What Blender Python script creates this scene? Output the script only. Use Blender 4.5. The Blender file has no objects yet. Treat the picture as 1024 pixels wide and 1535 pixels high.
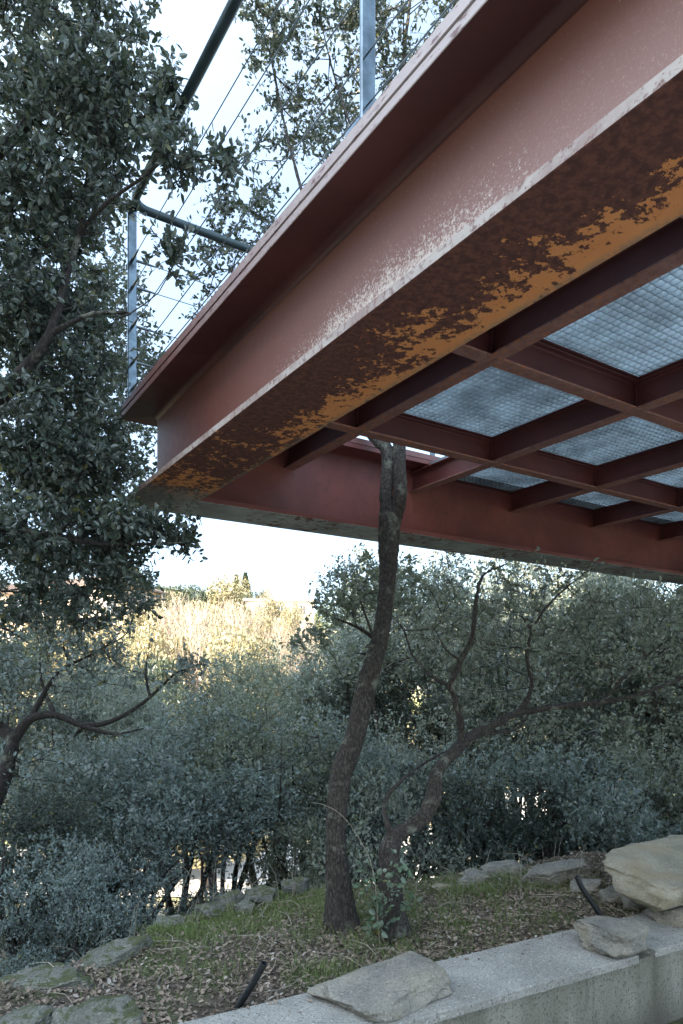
import bpy, math, random
import numpy as np
from mathutils import Vector, noise as mnoise

# ------------------------------------------------------------------ camera, sky, sun, exposure
C = bpy.context.scene.collection
SC = bpy.context.scene
F, U0, V0 = 1044.0, 512.0, 1028.6          # focal length and horizon in photo pixels (1024 wide); eye = origin

cam_d = bpy.data.cameras.new('camera')
cam_d.sensor_fit = 'HORIZONTAL'; cam_d.sensor_width = 24.0
cam_d.lens = 24.0 * F / 1024.0
cam_d.shift_y = (V0 - 767.5) / 1024.0
cam_d.clip_start = 0.05; cam_d.clip_end = 3000
cam = bpy.data.objects.new('camera', cam_d); C.objects.link(cam)
cam.location = (0, 0, 0); cam.rotation_euler = (math.radians(90), 0, 0)
SC.camera = cam

SUN_EL, SUN_AZ = math.radians(31), math.radians(222)      # azimuth clockwise from +Y: behind and left
SUN_V = Vector((math.sin(SUN_AZ) * math.cos(SUN_EL), math.cos(SUN_AZ) * math.cos(SUN_EL), math.sin(SUN_EL)))
w = bpy.data.worlds.new('World'); SC.world = w; w.use_nodes = True
nt = w.node_tree; bgn = nt.nodes['Background']
sky = nt.nodes.new('ShaderNodeTexSky'); sky.sky_type = 'NISHITA'; sky.sun_disc = False
sky.sun_elevation = SUN_EL; sky.sun_rotation = SUN_AZ
sky.altitude = 600; sky.air_density = 1.0; sky.dust_density = 3.0; sky.ozone_density = 1.2
# a thin veil of high cloud over the clear sky
vc = nt.nodes.new('ShaderNodeTexCoord'); vm = nt.nodes.new('ShaderNodeMapping'); vm.inputs['Scale'].default_value = (1.2, 1.2, 3.2)
nt.links.new(vc.outputs['Generated'], vm.inputs[0])
vn = nt.nodes.new('ShaderNodeTexNoise'); vn.inputs['Scale'].default_value = 2.2; vn.inputs['Detail'].default_value = 6; nt.links.new(vm.outputs[0], vn.inputs[0])
vr = nt.nodes.new('ShaderNodeMapRange'); vr.inputs[1].default_value = .35; vr.inputs[2].default_value = .7; vr.inputs[3].default_value = .48; vr.inputs[4].default_value = .78
nt.links.new(vn.outputs['Fac'], vr.inputs[0])
vx = nt.nodes.new('ShaderNodeMix'); vx.data_type = 'RGBA'; nt.links.new(vr.outputs[0], vx.inputs[0])
nt.links.new(sky.outputs[0], vx.inputs[6]); vx.inputs[7].default_value = (1.35, 1.75, 2.15, 1)
# the veil scatters forward: brighter on the sun's side of the sky
vd = nt.nodes.new('ShaderNodeVectorMath'); vd.operation = 'DOT_PRODUCT'; nt.links.new(vc.outputs['Generated'], vd.inputs[0]); vd.inputs[1].default_value = tuple(SUN_V)
vg = nt.nodes.new('ShaderNodeMapRange'); vg.inputs[1].default_value = -.2; vg.inputs[2].default_value = 1.0; vg.inputs[3].default_value = 1.0; vg.inputs[4].default_value = 3.6
nt.links.new(vd.outputs['Value'], vg.inputs[0])
vs = nt.nodes.new('ShaderNodeVectorMath'); vs.operation = 'SCALE'; vs.inputs[0].default_value = (1.3, 1.65, 2.0); nt.links.new(vg.outputs[0], vs.inputs['Scale'])
nt.links.new(vs.outputs[0], vx.inputs[7])
nt.links.new(vx.outputs[2], bgn.inputs[0]); bgn.inputs[1].default_value = 0.15
sl = bpy.data.lights.new('sun', 'SUN'); sl.energy = 4.8; sl.angle = math.radians(0.5); sl.color = (1.0, 0.86, 0.68)
so = bpy.data.objects.new('sun', sl); C.objects.link(so)
so.rotation_euler = SUN_V.to_track_quat('Z', 'Y').to_euler()
so.location = SUN_V * 60
SC.view_settings.view_transform = 'Standard'; SC.view_settings.look = 'None'
SC.view_settings.gamma = 1.0; SC.view_settings.exposure = 2.3
SC.cycles.max_bounces = 8; SC.cycles.diffuse_bounces = 4; SC.cycles.transparent_max_bounces = 8
SC.cycles.use_denoising = True

rs = np.random.RandomState(7)
random.seed(7)

def at(u, v, Y):                             # a photo pixel at depth Y, as a point of the place
    return np.array([(u - U0) / F * Y, Y, (V0 - v) / F * Y])

# ------------------------------------------------------------------ mesh helpers
def tag(o, label=None, cat=None, group=None, kind=None):
    if label: o['label'] = label
    if cat: o['category'] = cat
    if group: o['group'] = group
    if kind: o['kind'] = kind
    return o

def thing(name, label, cat, loc=(0, 0, 0), rz=0, group=None):
    o = bpy.data.objects.new(name, None); C.objects.link(o)
    o.empty_display_size = 0.2
    o.location = tuple(float(a) for a in loc); o.rotation_euler = (0, 0, rz)
    return tag(o, label, cat, group)

class MB:
    def __init__(s):
        s.v = []; s.f = []; s.m = []; s.n = 0
    def add(s, verts, faces, mi=0):
        verts = np.asarray(verts, float).reshape(-1, 3)
        s.v.append(verts)
        for f in faces:
            s.f.append([i + s.n for i in f]); s.m.append(mi)
        s.n += len(verts)
    def box(s, c, d, mi=0, R=None):
        c = np.array(c, float); d = np.array(d, float) / 2
        q = np.array([[x, y, z] for x in (-1, 1) for y in (-1, 1) for z in (-1, 1)]) * d
        if R is not None: q = q @ np.array(R).T
        s.add(q + c, [(0, 1, 3, 2), (4, 6, 7, 5), (0, 4, 5, 1), (2, 3, 7, 6), (0, 2, 6, 4), (1, 5, 7, 3)], mi)
    def build(s, name, mats, parent=None, smooth=False, autos=None):
        me = bpy.data.meshes.new(name)
        me.from_pydata(np.concatenate(s.v).tolist(), [], s.f)
        if not isinstance(mats, (list, tuple)): mats = [mats]
        for m in mats: me.materials.append(m)
        me.polygons.foreach_set('material_index', np.array(s.m, np.int32))
        if smooth: me.polygons.foreach_set('use_smooth', np.ones(len(s.f), bool))
        me.update()
        if autos is not None: me.set_sharp_from_angle(angle=math.radians(autos))
        o = bpy.data.objects.new(name, me); C.objects.link(o)
        if parent: o.parent = parent
        return o

def fast_mesh(name, V, Q, mat, parent=None, tint=None, smooth=False, k=4):
    """V (n,3), Q (m,k) faces, built with foreach_set"""
    me = bpy.data.meshes.new(name)
    V = np.ascontiguousarray(V, np.float32); Q = np.ascontiguousarray(Q, np.int32)
    me.vertices.add(len(V)); me.vertices.foreach_set('co', V.ravel())
    me.loops.add(Q.size); me.loops.foreach_set('vertex_index', Q.ravel())
    me.polygons.add(len(Q))
    me.polygons.foreach_set('loop_start', np.arange(0, Q.size, k, dtype=np.int32))
    me.polygons.foreach_set('use_smooth', np.full(len(Q), smooth))
    if tint is not None:
        a = me.attributes.new('tint', 'FLOAT', 'FACE'); a.data.foreach_set('value', np.asarray(tint, np.float32))
    me.materials.append(mat)
    me.update(calc_edges=True); me.validate()
    o = bpy.data.objects.new(name, me); C.objects.link(o)
    if parent: o.parent = parent
    return o

def nrm(a): return a / np.maximum(np.linalg.norm(a, axis=-1, keepdims=True), 1e-9)

def smooth_path(P, R, step):
    P = np.asarray(P, float); R = np.asarray(R, float)
    if len(P) < 2: return P, R
    Q = np.vstack([2 * P[0] - P[1], P, 2 * P[-1] - P[-2]])
    out = []; rr = []
    for i in range(len(P) - 1):
        p0, p1, p2, p3 = Q[i], Q[i + 1], Q[i + 2], Q[i + 3]
        n = max(1, min(40, int(np.linalg.norm(p2 - p1) / step)))
        for k in range(n):
            t = k / n
            out.append(.5 * ((2 * p1) + (-p0 + p2) * t + (2 * p0 - 5 * p1 + 4 * p2 - p3) * t * t + (-p0 + 3 * p1 - 3 * p2 + p3) * t ** 3))
            rr.append(R[i] * (1 - t) + R[i + 1] * t)
    out.append(P[-1]); rr.append(R[-1])
    return np.array(out), np.array(rr)

def tube(P, R, sides, cap=True):
    P = np.asarray(P, float); n = len(P)
    T = nrm(np.gradient(P, axis=0)) if n > 2 else nrm(np.repeat((P[1] - P[0])[None], n, 0))
    ref = np.array([0.31, 0.87, 0.38]) if abs(T[0] @ np.array([0.31, 0.87, 0.38])) < .9 else np.array([.9, .1, -.4])
    A = np.zeros_like(P); a = nrm(np.cross(T[0], ref))
    for i in range(n):
        a = a - T[i] * (a @ T[i]); a = a / max(np.linalg.norm(a), 1e-9); A[i] = a
    B = np.cross(T, A)
    th = np.arange(sides) * 2 * math.pi / sides
    ring = (A[:, None] * np.cos(th)[None, :, None] + B[:, None] * np.sin(th)[None, :, None]) * np.asarray(R)[:, None, None]
    V = (P[:, None] + ring).reshape(-1, 3)
    i = np.arange(n - 1)[:, None] * sides; j = np.arange(sides)[None]; jn = (j + 1) % sides
    Q = np.stack([i + j, i + jn, i + sides + jn, i + sides + j], -1).reshape(-1, 4)
    return V, Q

class TB:                                    # collects tubes fast
    def __init__(s): s.v = []; s.q = []; s.n = 0
    def tube(s, P, R, sides):
        V, Q = tube(P, R, sides); s.v.append(V); s.q.append(Q + s.n); s.n += len(V)
    def raw(s, V, Q): s.v.append(V); s.q.append(Q + s.n); s.n += len(V)
    def build(s, name, mat, parent=None, smooth=True):
        return fast_mesh(name, np.concatenate(s.v), np.concatenate(s.q), mat, parent, smooth=smooth)

# ------------------------------------------------------------------ materials
def new_mat(name):
    m = bpy.data.materials.new(name); m.use_nodes = True
    n = m.node_tree.nodes; b = n['Principled BSDF']
    return m, m.node_tree, b

class N:                                     # tiny node-graph helper
    def __init__(s, nt): s.nt = nt
    def node(s, t, **kw):
        n = s.nt.nodes.new(t)
        for k, v in kw.items(): setattr(n, k, v)
        return n
    def set(s, sock, v):
        if hasattr(v, 'is_linked') or hasattr(v, 'links'): s.nt.links.new(v, sock)
        else: sock.default_value = v
    def coord(s, which='Object'): return s.node('ShaderNodeTexCoord').outputs[which]
    def mapping(s, vec, scale=(1, 1, 1), loc=(0, 0, 0), rot=(0, 0, 0)):
        m = s.node('ShaderNodeMapping'); s.set(m.inputs[0], vec); m.inputs['Scale'].default_value = scale
        m.inputs['Location'].default_value = loc; m.inputs['Rotation'].default_value = rot; return m.outputs[0]
    def noise(s, vec, scale, detail=6, rough=.6, dist=0, out='Fac'):
        n = s.node('ShaderNodeTexNoise'); s.set(n.inputs['Vector'], vec); n.inputs['Scale'].default_value = scale
        n.inputs['Detail'].default_value = detail; n.inputs['Roughness'].default_value = rough; n.inputs['Distortion'].default_value = dist
        return n.outputs[out]
    def voro(s, vec, scale, feature='F1', out='Distance', rnd=1):
        n = s.node('ShaderNodeTexVoronoi', feature=feature); s.set(n.inputs['Vector'], vec); n.inputs['Scale'].default_value = scale
        n.inputs['Randomness'].default_value = rnd
        return n.outputs[out]
    def ramp(s, fac, stops, interp='LINEAR'):
        r = s.node('ShaderNodeValToRGB'); s.set(r.inputs[0], fac); e = r.color_ramp; e.interpolation = interp
        while len(e.elements) < len(stops): e.elements.new(0.5)
        for el, (p, c) in zip(e.elements, stops):
            el.position = p; el.color = (c, c, c, 1) if isinstance(c, (int, float)) else (*c, 1)
        return r.outputs[0]
    def math(s, op, a, b=0.0, c=None, clamp=False):
        m = s.node('ShaderNodeMath', operation=op, use_clamp=clamp); s.set(m.inputs[0], a); s.set(m.inputs[1], b)
        if c is not None: s.set(m.inputs[2], c)
        return m.outputs[0]
    def step(s, v, lo, hi):                  # smooth step
        m = s.node('ShaderNodeMapRange', interpolation_type='SMOOTHSTEP'); s.set(m.inputs[0], v)
        m.inputs[1].default_value = lo; m.inputs[2].default_value = hi; return m.outputs[0]
    def mix(s, fac, a, b, blend='MIX'):
        m = s.node('ShaderNodeMix', data_type='RGBA', blend_type=blend)
        s.set(m.inputs[0], fac)
        for k, v in ((6, a), (7, b)):
            s.set(m.inputs[k], (*v, 1) if isinstance(v, tuple) and len(v) == 3 else v)
        return m.outputs[2]
    def sep(s, vec):
        m = s.node('ShaderNodeSeparateXYZ'); s.set(m.inputs[0], vec); return m.outputs
    def bump(s, h, strength, dist, normal=None):
        b = s.node('ShaderNodeBump'); s.set(b.inputs['Height'], h); b.inputs['Strength'].default_value = strength
        b.inputs['Distance'].default_value = dist
        if normal is not None: s.set(b.inputs['Normal'], normal)
        return b.outputs[0]

def leaf_mat(name, top, under, spread=.35, rough=.45, trans=.25, warm=(0.16, 0.15, 0.04)):
    m, nt, b = new_mat(name); g = N(nt)
    t = g.node('ShaderNodeAttribute', attribute_name='tint').outputs['Fac']
    lo = tuple(c * (1 - spread) for c in top); hi = tuple(c * (1 + spread) for c in top)
    col = g.ramp(t, [(0, lo), (.75, hi), (.93, hi), (1, warm)])
    back = g.node('ShaderNodeNewGeometry').outputs['Backfacing']
    u = g.ramp(t, [(0, tuple(c * .75 for c in under)), (1, under)])
    c2 = g.mix(back, col, u)
    g.set(b.inputs['Base Color'], c2); b.inputs['Roughness'].default_value = rough
    tr = g.node('ShaderNodeBsdfTranslucent'); g.set(tr.inputs[0], g.mix(.5, c2, (.20, .24, .07)))
    mx = g.node('ShaderNodeMixShader'); mx.inputs[0].default_value = trans
    nt.links.new(b.outputs[0], mx.inputs[1]); nt.links.new(tr.outputs[0], mx.inputs[2])
    nt.links.new(mx.outputs[0], nt.nodes['Material Output'].inputs[0])
    return m

def bark_mat(name, dark, light, scale=1.0, lichen=.15):
    m, nt, b = new_mat(name); g = N(nt); co = g.coord()
    v = g.mapping(co, (120 * scale, 120 * scale, 42 * scale))
    n1 = g.noise(v, 1.0, 8, .65, .6)
    vo = g.voro(g.mapping(co, (110 * scale, 110 * scale, 46 * scale)), 1.0, 'F1')
    h = g.math('SUBTRACT', n1, g.math('MULTIPLY', vo, .35))
    col = g.ramp(h, [(0.05, tuple(c * .35 for c in dark)), (.3, dark), (.65, light)])
    li = g.step(g.noise(co, 9, 8, .7), .62 - lichen * .5, .70 - lichen * .3)
    col = g.mix(g.math('MULTIPLY', li, .65), col, (.22, .23, .18))
    g.set(b.inputs['Base Color'], col); b.inputs['Roughness'].default_value = .9
    g.set(b.inputs['Normal'], g.bump(h, .9, .012 / scale))
    return m

def paint_mat(name, kind):
    """old red-oxide paint on steel. local coords: x = p (away from the near edge), y = -q, z up"""
    m, nt, b = new_mat(name); g = N(nt); co = g.coord(); xs, ys, zs = g.sep(co)
    q = g.math('MULTIPLY', ys, -1.0)
    fine = g.noise(co, 260, 4, .7); mid = g.noise(co, 28, 8, .65); big = g.noise(co, 3.2, 4, .55)
    base = g.mix(g.step(big, .35, .68), (.115, .028, .024), (.17, .045, .036))
    base = g.mix(g.step(mid, .5, .8), base, (.09, .026, .024))
    rough = .5
    hgt = fine
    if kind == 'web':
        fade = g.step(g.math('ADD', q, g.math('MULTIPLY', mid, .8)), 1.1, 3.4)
        fade = g.math('MULTIPLY', fade, g.math('SUBTRACT', 1.0, g.math('MULTIPLY', g.step(zs, .96, 1.28), .9)))  # fade weakens upward: the top flange's shade is put into the colour
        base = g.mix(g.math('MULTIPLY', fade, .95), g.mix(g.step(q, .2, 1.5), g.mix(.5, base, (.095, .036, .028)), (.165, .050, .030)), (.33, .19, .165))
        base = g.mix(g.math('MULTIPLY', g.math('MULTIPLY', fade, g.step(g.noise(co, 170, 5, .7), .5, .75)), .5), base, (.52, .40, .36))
        # bleached, chalky speckle low on the web around q 1.2-2.4
        m1 = g.step(q, 1.15, 1.95); m2 = g.math('SUBTRACT', 1.0, g.step(q, 2.1, 2.8))
        low = g.math('SUBTRACT', 1.0, g.step(zs, .93, 1.22))
        msk = g.math('MULTIPLY', g.math('MULTIPLY', m1, m2), low)
        streak = g.noise(g.mapping(co, (14, 14, 3)), 1, 5, .6)
        th = g.math('ADD', g.math('ADD', g.math('MULTIPLY', msk, .40), g.math('MULTIPLY', streak, .16)), g.noise(co, 150, 8, .75))
        sp = g.step(th, .70, .82)
        base = g.mix(sp, base, (.62, .52, .46))
        th2 = g.step(g.math('ADD', g.noise(co, 90, 6, .8), g.math('MULTIPLY', g.math('MULTIPLY', fade, low), .1)), .74, .80)
        base = g.mix(g.math('MULTIPLY', th2, .6), base, (.55, .42, .36))
        rough = .55
    elif kind == 'lip':
        base = g.mix(g.step(g.noise(co, 45, 8, .7), .38, .5), (.20, .10, .08), (.46, .385, .34))
        base = g.mix(g.math('MULTIPLY', g.step(g.noise(co, 6, 6, .6), .40, .62), .6), base, (.22, .11, .09))
        base = g.mix(g.math('SUBTRACT', 1.0, g.step(q, .3, 1.0)), base, g.mix(g.step(mid, .4, .6), (.12, .06, .05), (.30, .24, .21)))
    elif kind == 'toplip':
        fade = g.step(g.math('ADD', q, mid), .8, 3.2)
        base = g.mix(fade, g.mix(.5, base, (.22, .11, .10)), (.52, .43, .41))
        base = g.mix(g.step(g.noise(g.mapping(co, (60, 14, 60)), 1, 8, .7), .55, .62), base, (.17, .08, .07))
    elif kind == 'under':
        # orange under-rust showing where the maroon paint has flaked, more of it along the inner edge
        n = g.math('ADD', g.math('MULTIPLY', g.noise(co, 30, 9, .7, .2), .8), g.math('MULTIPLY', g.noise(co, 95, 4, .6), .25))
        grad = g.math('MULTIPLY', g.math('SUBTRACT', xs, .150), 1.35)
        grad = g.math('MULTIPLY', grad, g.step(q, .9, 1.8))
        val = g.math('ADD', g.math('ADD', n, grad), g.math('MULTIPLY', g.math('SUBTRACT', g.noise(co, 5.5, 5, .6), .5), .75))
        e1 = g.math('MULTIPLY', g.math('MULTIPLY', g.step(q, .25, .4), g.math('SUBTRACT', 1.0, g.step(q, .45, .8))), .12)
        val = g.math('ADD', val, e1)
        om = g.step(val, .592, .604)
        orange = g.mix(g.noise(co, 14, 6, .6), (.56, .17, .045), (.72, .30, .10))
        darkp = g.mix(g.step(g.noise(co, 50, 8, .7), .4, .62), (.070, .022, .015), (.155, .050, .031))
        bits = g.step(g.noise(co, 120, 6, .7), .66, .70)
        darkp = g.mix(g.math('MULTIPLY', bits, .7), darkp, (.36, .12, .04))
        base = g.mix(om, darkp, orange)
        lich = g.math('MULTIPLY', g.math('SUBTRACT', 1.0, g.step(g.math('ADD', q, g.math('MULTIPLY', mid, .35)), .45, .72)), g.step(g.noise(co, 60, 6, .7), .36, .5))
        base = g.mix(lich, base, (.33, .32, .29))
        edge = g.math('MULTIPLY', g.step(xs, .268, .296), g.step(g.noise(co, 40, 6, .7), .35, .6))
        base = g.mix(g.math('MULTIPLY', edge, .7), base, (.20, .17, .12))
        hgt = g.math('SUBTRACT', g.math('MULTIPLY', mid, .5), g.math('MULTIPLY', om, .45)); rough = .8
    elif kind == 'farunder':
        base = g.mix(g.step(g.noise(co, 5, 6, .6), .35, .6), (.46, .45, .41), (.30, .29, .265))
        rs_ = g.math('MULTIPLY', g.step(g.noise(co, 26, 10, .72), .50, .56), g.step(g.noise(co, 3.5, 3), .42, .58))
        base = g.mix(rs_, base, (.15, .06, .03)); rough = .8
    elif kind == 'soffit_shade':
        base = g.mix(g.step(big, .35, .7), (.055, .013, .012), (.085, .022, .019))  # maroon darkened to paint in the shade beneath the top flange
    elif kind == 'joist':
        base = g.mix(g.step(big, .35, .7), (.085, .022, .020), (.125, .033, .028)); rough = .5
        base = g.mix(g.step(g.noise(co, 70, 8, .7), .62, .68), base, (.17, .06, .035))
    elif kind == 'joistunder':
        base = g.mix(g.step(mid, .35, .7), (.20, .085, .066), (.28, .14, .115))
        band = g.math('MULTIPLY', g.step(g.noise(co, 2.6, 3), .40, .55), g.step(g.noise(co, 60, 8, .75), .52, .60))
        base = g.mix(band, base, (.42, .13, .04))
        base = g.mix(g.math('MULTIPLY', g.step(g.noise(co, 95, 4, .6), .60, .66), .8), base, (.07, .025, .02))
        rough = .7; hgt = g.noise(co, 60, 8, .75)
    g.set(b.inputs['Base Color'], base)
    rv = g.math('ADD', g.math('MULTIPLY', mid, .25), rough - .12)
    g.set(b.inputs['Roughness'], rv)
    st, ds = {'under': (.9, .004), 'joistunder': (.7, .003), 'farunder': (.5, .003), 'lip': (.4, .002)}.get(kind, (.22, .0012))
    g.set(b.inputs['Normal'], g.bump(hgt, st, ds))
    return m

def simple_mat(name, col, rough=.6, metal=0.0, var=.25, scale=20, bump=0.0, col2=None):
    m, nt, b = new_mat(name); g = N(nt); co = g.coord()
    n = g.noise(co, scale, 8, .65)
    c2 = col2 or tuple(c * (1 - var) for c in col)
    g.set(b.inputs['Base Color'], g.mix(g.step(n, .35, .65), c2, col))
    g.set(b.inputs['Roughness'], g.math('ADD', g.math('MULTIPLY', n, .3), rough - .15))
    b.inputs['Metallic'].default_value = metal
    if bump: g.set(b.inputs['Normal'], g.bump(g.noise(co, scale * 2.5, 8, .7), .6, bump))
    return m

def granite_mat(name, c1, c2, moss=0.0, speck=1.0, warm=0.0):
    m, nt, b = new_mat(name); g = N(nt); co = g.coord()
    big = g.noise(co, 4.5, 8, .62, .3); fine = g.noise(co, 120, 3, .6); med = g.noise(co, 30, 10, .75)
    col = g.mix(g.step(big, .36, .66), c1, c2)
    col = g.mix(g.math('MULTIPLY', g.step(fine, .54, .64), .62 * speck), col, tuple(c * .22 for c in c1))
    col = g.mix(g.math('MULTIPLY', g.step(g.noise(co, 95, 3, .6), .60, .66), .55 * speck), col, tuple(min(.8, c * 1.7) for c in c2))
    col = g.mix(g.math('MULTIPLY', g.step(med, .56, .70), .5), col, tuple(c * .42 for c in c1))
    if warm: col = g.mix(g.math('MULTIPLY', g.step(g.noise(co, 7, 6, .6), .4, .7), warm), col, (.40, .30, .16))
    if moss:
        nz = g.sep(g.node('ShaderNodeNewGeometry').outputs['Normal'])[2]
        mm = g.step(g.math('ADD', g.math('MULTIPLY', nz, .22), g.noise(co, 9, 10, .78, .5)), .95 - moss * .4, 1.02 - moss * .4)
        col = g.mix(mm, col, g.mix(g.noise(co, 60, 6, .7), (.030, .036, .014), (.10, .11, .035)))
    g.set(b.inputs['Base Color'], col); b.inputs['Roughness'].default_value = .88
    h = g.math('ADD', g.math('MULTIPLY', med, .7), g.math('MULTIPLY', fine, .35))
    g.set(b.inputs['Normal'], g.bump(h, 1.0, .014))
    return m

M = {}
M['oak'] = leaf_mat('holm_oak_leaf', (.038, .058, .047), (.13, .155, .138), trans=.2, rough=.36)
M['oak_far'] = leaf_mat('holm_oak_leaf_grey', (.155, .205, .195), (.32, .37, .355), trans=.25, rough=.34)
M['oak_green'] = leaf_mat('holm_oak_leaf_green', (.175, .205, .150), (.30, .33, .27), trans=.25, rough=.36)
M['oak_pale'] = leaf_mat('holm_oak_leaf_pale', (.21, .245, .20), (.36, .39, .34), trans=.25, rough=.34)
M['sprout'] = leaf_mat('sprout_leaf', (.10, .16, .10), (.22, .28, .21), trans=.25)
M['yellow'] = leaf_mat('sunlit_yellow_leaf', (.33, .29, .17), (.36, .32, .21), trans=.3, warm=(.35, .2, .06))
M['green_far'] = leaf_mat('sunlit_green_leaf', (.085, .115, .04), (.2, .22, .1), trans=.25)
M['conifer'] = leaf_mat('dark_conifer', (.045, .062, .032), (.06, .08, .05), trans=.1)
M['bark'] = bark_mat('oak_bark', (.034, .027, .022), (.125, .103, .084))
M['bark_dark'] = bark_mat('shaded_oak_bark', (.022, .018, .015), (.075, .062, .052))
M['bark_thin'] = bark_mat('twig_bark', (.040, .034, .028), (.11, .095, .078), 1.6, .25)
M['bare'] = simple_mat('bare_twigs', (.50, .41, .33), .85, 0, .3, 2)
M['web'] = paint_mat('faded_shaded_red_web', 'web'); M['lip'] = paint_mat('peeled_flange_lip', 'lip')
M['toplip'] = paint_mat('weathered_top_edge', 'toplip'); M['under'] = paint_mat('rust_flaked_underside', 'under')
M['farunder'] = paint_mat('grey_flange_underside', 'farunder'); M['paint'] = paint_mat('red_oxide_paint', 'plain')
M['soffit_shade'] = paint_mat('shaded_soffit_paint', 'soffit_shade'); M['joist'] = paint_mat('joist_paint', 'joist'); M['joistunder'] = paint_mat('joist_underside', 'joistunder')
M['galv'] = simple_mat('galvanised_grating', (.38, .46, .50), .5, .2, .5, 4)
M['stainless'] = simple_mat('polished_steel', (.17, .215, .245), .17, 1.0, .5, 9)
M['rail'] = simple_mat('handrail_steel', (.055, .085, .095), .40, .3, .3, 12)
M['cable'] = simple_mat('wire_cable', (.16, .19, .20), .4, .8, .3, 60)
M['granite'] = granite_mat('coping_granite', (.30, .29, .26), (.41, .395, .355), 0, 1.0)
M['rock'] = granite_mat('grey_rock', (.20, .19, .165), (.33, .31, .26), 0, .8, .2)
M['rock_warm'] = granite_mat('ochre_rock', (.30, .27, .20), (.46, .41, .31), 0, .6, .6)
M['rock_moss'] = granite_mat('mossy_rock', (.13, .13, .105), (.24, .235, .195), .66, .9)
M['rock_cushion'] = granite_mat('moss_topped_rock', (.12, .12, .105), (.21, .21, .185), .78, .6)
M['stucco'] = None
M['hose'] = simple_mat('black_hose', (.018, .02, .022), .5, 0, .3, 40, .001)
M['litter'] = leaf_mat('dead_leaf', (.19, .145, .11), (.34, .30, .25), .6, .7, .1, (.50, .46, .42))
M['grass'] = leaf_mat('grass_blade', (.16, .215, .07), (.20, .25, .09), .45, .6, .35, (.34, .30, .16))
M['straw'] = simple_mat('dry_stem', (.34, .30, .23), .8, 0, .35, 30)
M['path'] = simple_mat('pale_gravel', (.62, .58, .52), .9, 0, .15, 3)
M['paving'] = simple_mat('pale_paving', (.42, .40, .36), .85, 0, .12, 4)
M['wall_house'] = simple_mat('pale_house_wall', (.62, .50, .40), .85, 0, .1, 1.5)
M['roof_house'] = simple_mat('terracotta_roof', (.30, .22, .18), .85, 0, .4, 6)
M['glass'] = simple_mat('window_glass', (.05, .06, .07), .15, 0, .3, 2)

def stucco():
    m, nt, b = new_mat('rough_render'); g = N(nt); co = g.coord(); xs, ys, zs = g.sep(co)
    pits = g.noise(g.mapping(co, (1, 1, .8)), 130, 4, .7); big = g.noise(g.mapping(co, (3, 3, 1.2)), 1.4, 6, .6)
    col = g.mix(g.step(big, .35, .65), (.19, .18, .14), (.30, .29, .235))
    col = g.mix(g.math('MULTIPLY', g.step(pits, .50, .66), .8), col, (.055, .05, .04))
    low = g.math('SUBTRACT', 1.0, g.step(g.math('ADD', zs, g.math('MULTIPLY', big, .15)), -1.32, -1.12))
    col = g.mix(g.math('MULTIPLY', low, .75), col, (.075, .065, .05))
    drip = g.step(g.noise(g.mapping(co, (7, 7, .6)), 1.5, 5, .6), .54, .68)
    col = g.mix(g.math('MULTIPLY', drip, .5), col, (.09, .085, .065))
    g.set(b.inputs['Base Color'], col); b.inputs['Roughness'].default_value = .93
    g.set(b.inputs['Normal'], g.bump(pits, .9, .006)); return m
M['stucco'] = stucco()

def ground_mat():
    m, nt, b = new_mat('ground_soil'); g = N(nt); co = g.coord(); xs, ys, zs = g.sep(co)
    n1 = g.noise(co, 30, 10, .72); n2 = g.noise(co, 2.6, 6, .6); n3 = g.noise(co, 95, 6, .7)
    soil = g.mix(g.step(n1, .35, .65), (.045, .034, .025), (.105, .080, .058))
    soil = g.mix(g.math('MULTIPLY', g.step(n3, .58, .66), .6), soil, (.21, .17, .13))
    moss = g.mix(g.step(n1, .3, .7), (.035, .045, .014), (.10, .12, .035))
    near = g.mix(g.step(n2, .47, .60), soil, moss)
    far = g.mix(g.step(g.noise(co, .11, 6, .65), .4, .62), (.42, .35, .22), (.24, .25, .10))
    far = g.mix(g.math('MULTIPLY', g.step(g.noise(co, 1.5, 8, .7), .45, .7), .5), far, (.20, .17, .09))
    c = g.mix(g.math('ADD', g.step(ys, 16, 26), g.math('SUBTRACT', 1.0, g.step(ys, -6, -2)), clamp=True), near, far)  # pale grass also put on the unseen ridge behind, to bounce more light
    g.set(b.inputs['Base Color'], c); b.inputs['Roughness'].default_value = .95
    g.set(b.inputs['Normal'], g.bump(n1, .8, .02)); return m
M['ground'] = ground_mat()

# ------------------------------------------------------------------ terrain
def sstep(x, a, b):
    t = np.clip((x - a) / (b - a), 0, 1); return t * t * (3 - 2 * t)
EX = np.array([-6, -3, -1.6, -1.25, -1.055, -.906, -.68, -.39, -.11, .51, .73, 1.14, 1.46, 2.2, 3.0, 6])
EY = np.array([1.0, 1.9, 2.35, 2.5, 2.74, 3.03, 3.35, 3.64, 3.74, 3.90, 4.08, 4.15, 4.3, 4.6, 5.2, 7])
WN = np.array([-.489, .872]); WD = np.array([.872, .489]); WB, WF, KZ = 2.14, 1.80, -1.05   # garden wall: normal, direction, back, front, top
def wavy(X, Y, s, seed):
    r = np.random.RandomState(seed); o = 0
    for k in range(7):
        a = r.uniform(0, 6.28); f = s * r.uniform(.6, 2.2); o = o + np.sin((X * math.cos(a) + Y * math.sin(a)) * f + r.uniform(0, 6.28)) / 7
    return o
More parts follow.
